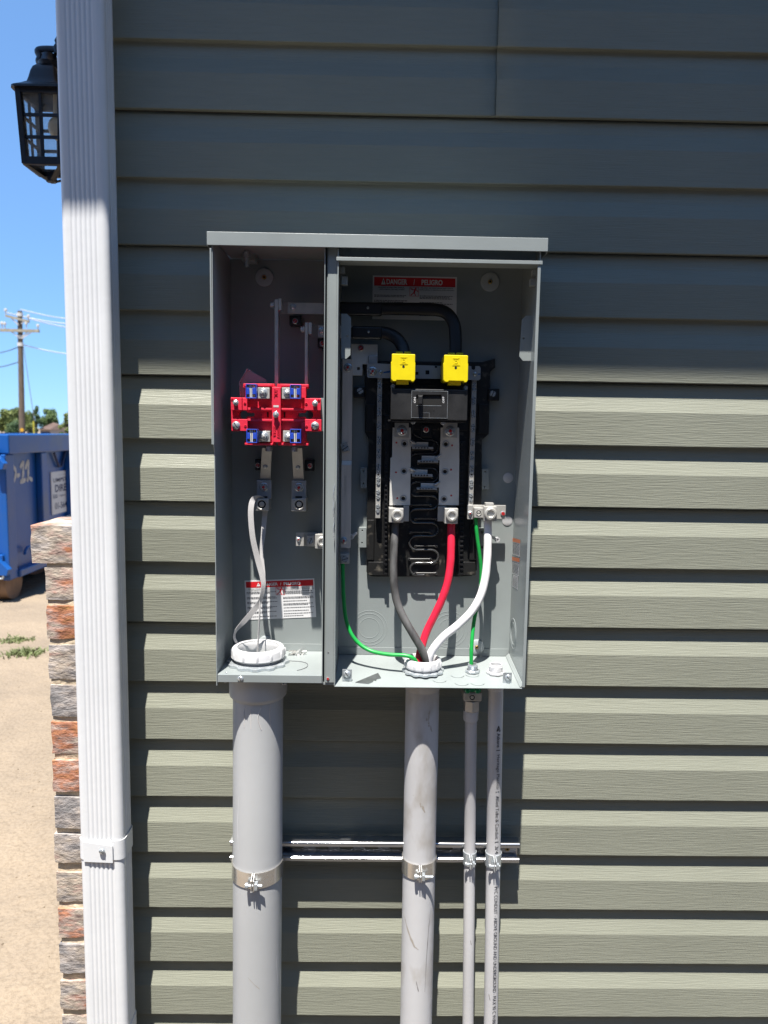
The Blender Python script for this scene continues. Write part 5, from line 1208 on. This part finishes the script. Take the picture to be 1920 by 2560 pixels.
# pull tape
pt = thing('pull_tape', 'white printed pull tape looped through the left lug into the widest conduit', 'pull tape', SD(430, 1830, -.09))
def ribbon(pts, name):
    C_ = crom([SD(x, y, Y) for x, y, Y, w_, tw in pts], 8); k = len(C_); ws = []
    for i in range(k):
        f_ = i/8; j = min(int(f_), len(pts)-2); t = f_-j; ws.append((pts[j][3]*(1-t)+pts[j+1][3]*t, pts[j][4]*(1-t)+pts[j+1][4]*t))
    mb = MB(); vs = []
    for i, p in enumerate(C_):
        d = (C_[min(i+1, k-1)]-C_[max(i-1, 0)]).normalized(); a = d.cross(Vector((0, 1, 0))); a = a.normalized() if a.length > 1e-4 else Vector((1, 0, 0))
        n_ = a.cross(d).normalized(); w_, tw = ws[i]; a2 = a*math.cos(tw)+n_*math.sin(tw); n2 = a2.cross(d).normalized()
        hw2 = .0056*w_; vs += [p-a2*hw2-n2*.0004, p+a2*hw2-n2*.0004, p+a2*hw2+n2*.0004, p-a2*hw2+n2*.0004]
    mb.add(vs, [(i*4+j, i*4+(j+1) % 4, (i+1)*4+(j+1) % 4, (i+1)*4+j) for i in range(k-1) for j in range(4)]); return mb.build(name, 'tape', pt, smooth=50)
ribbon([(480, 500, -.050, .6, .9), (440, 492, -.056, .75, 1.0), (395, 510, -.062, .85, .5), (375, 560, -.066, .85, .2), (370, 660, -.068, .85, .1), (388, 850, -.068, .85, 0), (430, 1030, -.066, .9, 0), (470, 1180, -.066, .85, .2), (478, 1270, -.066, .7, .6), (455, 1375, -.066, .7, .7), (400, 1465, -.068, .9, .2), (310, 1570, -.070, .8, .3), (240, 1650, -.072, .5, .8), (228, 1710, -.070, .5, 1.0), (255, 1765, -.062, .5, 1.0), (290, 1830, -.052, .5, 1.0)], 'loop_strand')
ribbon([(495, 600, -.040, .8, .2), (486, 700, -.044, .8, .1), (475, 830, -.048, .7, .3), (462, 950, -.052, .6, .5), (470, 1060, -.056, .6, .6), (480, 1180, -.060, .6, .6), (468, 1290, -.062, .5, .8), (450, 1400, -.066, .35, 1.1), (446, 1520, -.072, .35, 1.1), (437, 1680, -.074, .35, 1.1), (430, 1800, -.078, .4, 1.1), (430, 1900, -.080, .4, 1.0)], 'hanging_strand')

# loose bits on the trays
pts = [SE.Z(x, y, 1.0755) for x, y in ((262, 1258), (430, 1202), (452, 1232), (420, 1238), (416, 1248), (398, 1244), (392, 1254), (360, 1266))]
mb = MB(); k = len(pts); mb.add([(p.x, p.y, trz(p.y)+.0004) for p in pts]+[(p.x, p.y, trz(p.y)+.0014) for p in pts], [tuple(range(k)), tuple(range(k, 2*k))]+[(i, (i+1) % k, (i+1) % k+k, i+k) for i in range(k)])
mb.build('knife_blade', 'steel_blade', None, pts[0], label='snapped utility knife blade lying on the right tray', cat='blade')
p0 = SM(960, 270, -.022); mb = MB(); rs = random.Random(11)
for i in range(16):
    c = SM(880+rs.uniform(0, 190)+(i*4), 265-rs.uniform(0, 60), -.022-rs.uniform(0, .014)); a = Vector((rs.uniform(.3, 1), rs.uniform(-.5, .5), rs.uniform(-.5, .6))).normalized()*rs.uniform(.006, .013); b_ = Vector((rs.uniform(-.3, .3), rs.uniform(-1, .2), rs.uniform(.3, 1))).normalized()*rs.uniform(.003, .006)
    mid = b_*.5+Vector((0, -.002, 0)); mb.add([c-a-b_, c+a*.2-mid, c+a+b_*.3, c+a*.4+b_, c-a*.5+b_*.8], [(0, 1, 3, 4), (1, 2, 3)])
mb.tube(crom([SM(1040, 250, -.03), SM(1090, 210, -.03), SM(1145, 205, -.03)], 4), .0007, 5)
o = mb.build('tape_scrap', 'paper', None, (p0.x, p0.y, ztl), label='frayed scrap of white pull tape behind the widest bushing', cat='scrap')
P_ = [SM.Z(x, y, ztl+.0008) for x, y in ((860, 340), (960, 345), (1060, 352), (1130, 370), (1158, 395), (1140, 430), (1070, 460), (1010, 475))]
MB().tube(crom(P_, 5), .0005, 5).build('loose_thread', 'inkgrey', None, P_[0], label='dark loose thread curled on the left tray', cat='thread')

# =================================================================== BEYOND THE CORNER
# ---- dumpster
DX = -3.10; pc = atX(28, 1500, DX); DY = atX(30, 1465, DX).y
du = thing('dumpster', 'blue roll-off dumpster with painted number and white sign', 'dumpster', (-4.2, DY+2, 0))
zt5 = atX(60, 1085, DX).z; zr = atX(60, 1133, DX).z; zb5 = .19
mb = MB(); mb.box(DX-2.3, DX-.04, DY, DY+.05, zb5+.02, zt5-.03); mb.build('end_wall', 'dump_blue', du)
mb = MB(); mb.box(DX-.075, DX-.04, DY+.05, DY+4.6, zb5+.03, zt5-.03); mb.build('side_wall', 'dump_blue', du)
MB().box(DX-2.3, DX-2.26, DY+.05, DY+4.6, zb5+.03, zt5-.03).build('side_wall', 'dump_blue', du); MB().box(DX-2.26, DX-.075, DY+4.55, DY+4.6, zb5+.03, zt5-.03).build('end_wall', 'dump_blue', du)
MB().box(DX-2.26, DX-.075, DY+.05, DY+4.55, zb5+.03, zb5+.07).build('floor', 'rust', du)
MB().box(DX-.10, DX+.03, DY-.02, DY+4.62, zr, zt5).build('top_rail', 'dump_blue', du, bevel=.012)
MB().box(DX-2.3, DX-.1, DY-.035, DY+.075, zr+.02, zt5-.002).build('top_rail', 'dump_blue', du, bevel=.012)
MB().box(DX-.06, DX+.0, DY-.03, DY+.12, zb5, zr-.002).build('corner_post', 'dump_blue', du, bevel=.01)
zlo = atX(70, 1415, DX).z
MB().box(DX-.08, DX+.02, DY+.12, DY+4.6, zb5, zlo).build('bottom_rail', 'dump_blue', du, bevel=.012)
for xp in (88,):
    yy = atX(xp, 1250, DX).y
    for k in range(6): MB().box(DX-.04, DX+.015, yy+.12+k*.62, yy+.24+k*.62, zlo+.002, zr-.002).build('side_rib', 'dump_blue', du, bevel=.01)
# gusset hanging under the rail
pts = [SJ.X(x, y, DX-.02) for x, y in ((1150, 620), (1250, 900), (1310, 900), (1385, 600))]
MB().tube(pts, .012, 8).build('gusset', 'navy', du)
# sign
sc_ = [SJ.X(x, y, DX-.030) for x, y in ((1085, 1025), (1700, 980), (1750, 1850), (1135, 1930))]
ya, yb = sc_[0].y, sc_[1].y; za, zb = sc_[0].z, sc_[3].z
sg = MB().box(DX-.041, DX-.030, ya, yb, zb, za).build('sign_panel', 'sign_white', du)
tm = MB()
def stext(t, u0, u1, v0, v1, bold=0.): put_text(tm, t, lambda u, v: Vector((DX-.0285, ya+(yb-ya)*(u0+(u1-u0)*u), zb+(za-zb)*(v0+(v1-v0)*v))), bold)
stext('UMPSTERS', .06, .74, .75, .845, .01); stext('DIRECT', .11, .72, .515, .69, .015); stext('Ogden, UT', .24, .56, .385, .44); stext('01-564-0819', .09, .80, .11, .265, .01)
for v in (.40, .425, .45, .38): 
    for u0, u1 in ((.03, .18), (.62, .80)): tm.add([(DX-.0285, ya+(yb-ya)*u, zb+(za-zb)*vv) for u, vv in ((u0, v), (u1, v), (u1, v+.010), (u0, v+.010))], [(0, 1, 2, 3)])
for u in (.25, .33, .41, .49): tm.add([(DX-.0285, ya+(yb-ya)*uu, zb+(za-zb)*vv) for uu, vv in ((u, .90), (u+.015, .90), (u+.0075, .935))], [(0, 1, 2)])
tm.build('lettering', 'navy', sg, kind='stuff')
# sprayed number on the first bay
tm = MB()
for st_ in ([(262, 880), (300, 920), (335, 1010), (330, 1120), (300, 1200), (280, 1235)], [(365, 1105), (425, 1075)], [(432, 940), (490, 800), (495, 900), (490, 1080), (470, 1220)], [(430, 1215), (480, 1235), (545, 1165)], [(540, 960), (595, 780), (605, 900), (600, 1060), (595, 1190)], [(570, 1205), (620, 1150), (690, 1195)]):
    P_ = crom([SJ.X(x, y, DX-.037) for x, y in st_], 5); w_ = .016
    vs = []
    for i, p in enumerate(P_):
        d = (P_[min(i+1, len(P_)-1)]-P_[max(i-1, 0)]).normalized(); nrm = Vector((0, -d.z, d.y))*w_*(1+.25*math.sin(i)); vs += [p-nrm, p+nrm]
    tm.add(vs, [(2*i, 2*i+1, 2*i+3, 2*i+2) for i in range(len(P_)-1)])
tm.build('sprayed_number', 'spray', du)
# end-wall hardware: hinge lugs, latch, ram tube
for zc in (SJ(0, 830, DY).z, SK(0, 600, DY).z):
    xh = DX-.02; h_ = MB(); h_.prism([(xh-.16, zc+.05), (xh-.05, zc+.10), (xh+.045, zc+.0), (xh+.03, zc-.05), (xh-.04, zc-.05), (xh-.05, zc+.03), (xh-.16, zc-.02)], DY-.10, .07); h_.box(xh-.35, xh-.02, DY-.06, DY-.031, zc+.03, zc+.12)
    h_.cyl((xh-.12, DY-.06, zc-.06), (xh-.12, DY-.06, zc+.11), .03, n=12); h_.build('hinge', 'dump_blue', du, bevel=.006)
for x_ in (DX-.30, DX-.9, DX-1.5): MB().box(x_-.05, x_+.05, DY-.05, DY-.0005, zb5+.05, zr+.01).build('end_rib', 'dump_blue', du, bevel=.008)
MB().cyl((DX-.45, DY-.06, .30), (DX-.45, DY-.06, .42), .05, n=14).build('latch_tube', 'dump_blue', du, smooth=40)
MB().box(DX-.42, DX-.26, DY-.056, DY-.0515, .46, .60).build('reflector', 'lens_red', du)
rl = MB().cyl((DX-.42, DY+.12, .15), (DX-.04, DY+.12, .15), .15, n=28); rl.build('roller', 'roller', du, smooth=40)
rl = MB().cyl((DX-2.25, DY+.12, .15), (DX-1.87, DY+.12, .15), .15, n=28); rl.build('roller', 'roller', du, smooth=40)
mb = MB()
for i in range(9):
    p = Vector((DX-.06-.055*i, DY-.09, .245-.03*math.sin(i*.5)-.004*i)); nrm = Vector((1, 0, -.35)).normalized(); bb_ = Vector((0, 1, 0)) if i % 2 else Vector((.3, 0, .95)).normalized()
    mb.tube([p+nrm*.040*math.cos(a)+bb_*.024*math.sin(a) for a in [2*math.pi*k/10 for k in range(11)]], .009, 6, caps=False)
mb.build('chain', 'zinc', du, smooth=50)
for xx in (DX-.42, DX-1.85): MB().add([(xx, DY+.25, zb5), (xx+.12, DY+.25, zb5), (xx+.12, DY+4.4, zb5), (xx, DY+4.4, zb5), (xx, DY+1.1, .02), (xx+.12, DY+1.1, .02), (xx+.12, DY+4.2, .02), (xx, DY+4.2, .02)], [(0, 3, 2, 1), (4, 5, 6, 7), (0, 1, 5, 4), (1, 2, 6, 5), (2, 3, 7, 6), (3, 0, 4, 7)]).build('skid', 'rust', du)
p = SK.X(480, 360, DX+.01); MB().tube([p+Vector((0, .07*math.cos(a), .06*math.sin(a))) for a in [math.pi*k/8 for k in range(9)]], .014, 8).build('tie_loop', 'dump_blue', du, smooth=50)

# ---- utility pole with its lines
UY = 50; up = thing('utility_pole', 'weathered wooden utility pole with two crossarms beyond the dumpster', 'utility pole', (SL(360, 2120, UY).x, UY, 0))
tp_, bs = SL(322, 115, UY), SL(362, 2120, UY); d = (bs-tp_); bs2 = tp_+d*(tp_.z/(tp_.z-bs.z))
MB().cyl(tp_, bs2, .15, .21, n=12).build('pole', 'wood_pole', up, smooth=50)
def arm(a, b, t, name='crossarm', mt='wood_arm'): return MB().tube([SL(*a, UY-.22), SL(*b, UY-.22)], t, 4).build(name, mt, up)
arm((92, 190), (475, 287), .11); arm((5, 425), (638, 440), .13)
for a, b in (((185, 230), (300, 340)), ((390, 285), (345, 320)), ((165, 435), (305, 535)), ((515, 455), (350, 560)), ((450, 455), (360, 530))): arm(a, b, .045, 'brace', 'ceramic')
for y_ in (175, 540, 660): MB().lathe(SL(322+(y_-115)*.02, y_, UY), (0, 0, 1), [(.2, -.12), (.2, .12)], 12).build('band', 'ceramic', up)
for x, y in ((95, 165), (465, 265), (430, 380), (80, 385), (35, 378), (620, 418)): MB().lathe(SL(x, y+14, UY-.22), (0, 0, 1), [(.04, 0), (.04, .25), (.11, .27), (.11, .4), (0, .45)], 8).build('insulator', 'ceramic', up)
MB().lathe(SL(357, 2048, UY-.22), (0, -1, 0), [(0, 0), (.13, 0), (.13, .02), (0, .02)], 8).build('pole_tag', 'yellow_sign', up)
for lab, a, b, r_, mt in (('topmost pale power line running right from the pole', (330, 88), (1700, 255), .032, 'wire'), ('pale power line off the upper crossarm, second from top', (92, 138), (1700, 345), .034, 'wire'), ('pale power line off the upper crossarm, third from top', (465, 232), (1700, 405), .034, 'wire'), ('pale power line below the lower crossarm', (340, 655), (1700, 830), .034, 'wire'), ('thin dark cable leaving the pole to the left', (330, 690), (-400, 790), .03, 'wire_dark'), ('low dark cable left of the pole with splice boxes', (340, 930), (-400, 1010), .03, 'wire_dark')):
    p, q = SL(*a, UY), SL(*b, UY+3); P_ = [p.lerp(q, i/12)-Vector((0, 0, .25*math.sin(math.pi*i/12))) for i in range(13)]
    MB().tube(P_, r_, 6).build('power_line', mt, None, p, label=lab, cat='power line', group='power lines on the utility pole')
p, q = SL(380, 690, UY), SL(560, 1900, UY-6); MB().tube([p, q], .022, 5).build('guy_wire', 'wire_dark', None, q, label='slanting guy wire right of the utility pole', cat='guy wire')
p, q = SL(545, 1900, 40), SL(552, 2160, 40); MB().tube([p, Vector((q.x, 40, 0))], .038, 8).build('marker_post', 'yellow_post', None, (q.x, 40, 0), label='yellow marker post in front of the far trees', cat='post')

# ---- far trees
def tree(lab, cx, cyt, wpx, hpx, Y, lm, seed, n=1500, name='tree'):
    rs = random.Random(seed); top = S1(cx, cyt, Y); rad = wpx/2*(DIST+Y)/FPX; H = top.z
    t = thing(name, lab, 'tree', (top.x, Y, 0), 'trees beyond the dumpster')
    mb = MB(); mb.tube(crom([(top.x, Y, 0), (top.x+rs.uniform(-.1, .1), Y, H*.3), (top.x+rs.uniform(-.2, .2), Y, H*.55), (top.x, Y, H*.8)], 4), [.16*(1-i/14) for i in range(13)], 7)
    for i in range(5):
        a = rs.uniform(0, 6.28); z = H*rs.uniform(.3, .6); mb.tube([(top.x, Y, z), (top.x+rad*.6*math.cos(a), Y+rad*.6*math.sin(a), z+H*.25)], [.06, .02], 5)
    mb.build('trunk', 'bark', t)
    cl = []
    for i in range(26):
        a = rs.uniform(0, 6.28); rr = rad*math.sqrt(rs.random())*.8; z = H*rs.uniform(.25, .92); lim = math.sqrt(max(.05, 1-((z/H-.5)/.52)**2)); cl.append((top.x+rr*lim*math.cos(a), Y+rr*lim*math.sin(a), z, rad*rs.uniform(.22, .42)))
    mb = MB()
    for i in range(int(n*2.2)):
        x, y, z, r_ = cl[i % len(cl)]; v = Vector((rs.gauss(0, 1), rs.gauss(0, 1), rs.gauss(0, .8))).normalized()*r_*rs.uniform(.55, 1.05); c = Vector((x, y, z))+v
        if c.z < .15: continue
        a = Vector((rs.gauss(0, 1), rs.gauss(0, 1), rs.gauss(0, 1))).normalized(); b_ = a.orthogonal().normalized(); s_ = rs.uniform(.06, .15)*min(1.3, rad/2.2+.3)
        mb.add([c-a*s_, c+b_*s_*.5, c+a*s_, c-b_*s_*.5], [(0, 1, 2, 3)])
    mb.build('crown', lm, t)
tree('broad olive green tree behind the utility pole at the left', 22, 1022, 72, 60, 66, 'leaf_a', 1, 2600)
tree('olive green tree just right of the utility pole', 66, 1024, 44, 55, 70, 'leaf_a', 2, 1800)
tree('dark conifer like tree rising highest right of the pole', 90, 1008, 26, 70, 62, 'leaf_c', 3, 1300)
tree('rounded green tree left of the downspout', 122, 1022, 56, 60, 68, 'leaf_b', 4, 2200)
tree('bright green tree half hidden by the downspout', 166, 1030, 40, 55, 60, 'leaf_a', 5, 1600)
tree('low dark bush beneath the leftmost tree', 34, 1052, 40, 40, 58, 'leaf_c', 6, 1400, 'bush')
tree('low green bush at the foot of the yellow post', 76, 1056, 30, 40, 56, 'leaf_a', 8, 900, 'bush')
# far house among the trees
FY = 62; fh = thing('far_house', 'distant house with brown roof between the far trees', 'house', (S1(118, 1080, FY).x, FY, 0))
a, c = S1(100, 1075, FY), S1(126, 1075, FY); MB().box(a.x, c.x, FY, FY+5, 0, 1.35).build('wall', 'far_wall', fh)
z1 = S1(100, 1068, FY).z; r1 = S1(97, 1066, FY); r2 = S1(128, 1076, FY); zt6 = S1(110, 1064, FY).z
MB().add([(r1.x, FY-.3, 1.3), (r2.x, FY-.3, 1.3), (r2.x-.4, FY+2.5, zt6+.15), (r1.x+.2, FY+2.5, zt6+.3), (r2.x, FY+5, 1.3), (r1.x, FY+5, 1.3)], [(0, 1, 2, 3), (2, 4, 5, 3), (0, 3, 5), (1, 4, 2)]).build('roof', 'far_roof', fh)
MB().box((a.x+c.x)/2-.4, (a.x+c.x)/2+.4, FY-.03, FY-.001, .5, 1.1).build('window', 'navy', fh)

# ---- grass tufts on the sand
def tuft(lab, x0, x1, yb, n, seed, h):
    rs = random.Random(seed); a, c = S1.Z(x0, yb, 0), S1.Z(x1, yb, 0); mb = MB()
    for i in range(n):
        t = rs.random(); p = a.lerp(c, t)+Vector((rs.gauss(0, .02), rs.gauss(0, .04), 0)); l_ = h*rs.uniform(.4, 1.2)*(1-.6*abs(t-.45)); d = Vector((rs.uniform(-.7, .7), rs.uniform(-.7, .7), 1)).normalized(); s_ = d.cross(Vector((0, 1, 0))).normalized()*.005
        mb.add([p-s_, p+s_, p+d*l_*.6+s_*.7, p+d*l_*.6-s_*.7, p+d*l_+Vector((d.x*.03, d.y*.03, -.02*l_))], [(0, 1, 2, 3), (3, 2, 4)])
    mb.build('grass_tuft', 'grass', None, (a+c)/2, label=lab, cat='grass', group='grass tufts on the sand', kind='stuff')
tuft('sparse dry grass tuft nearer the dumpster', 5, 72, 1602, 120, 1, .035)
tuft('greener grass tuft nearer the brick edge', 22, 104, 1635, 200, 2, .045)
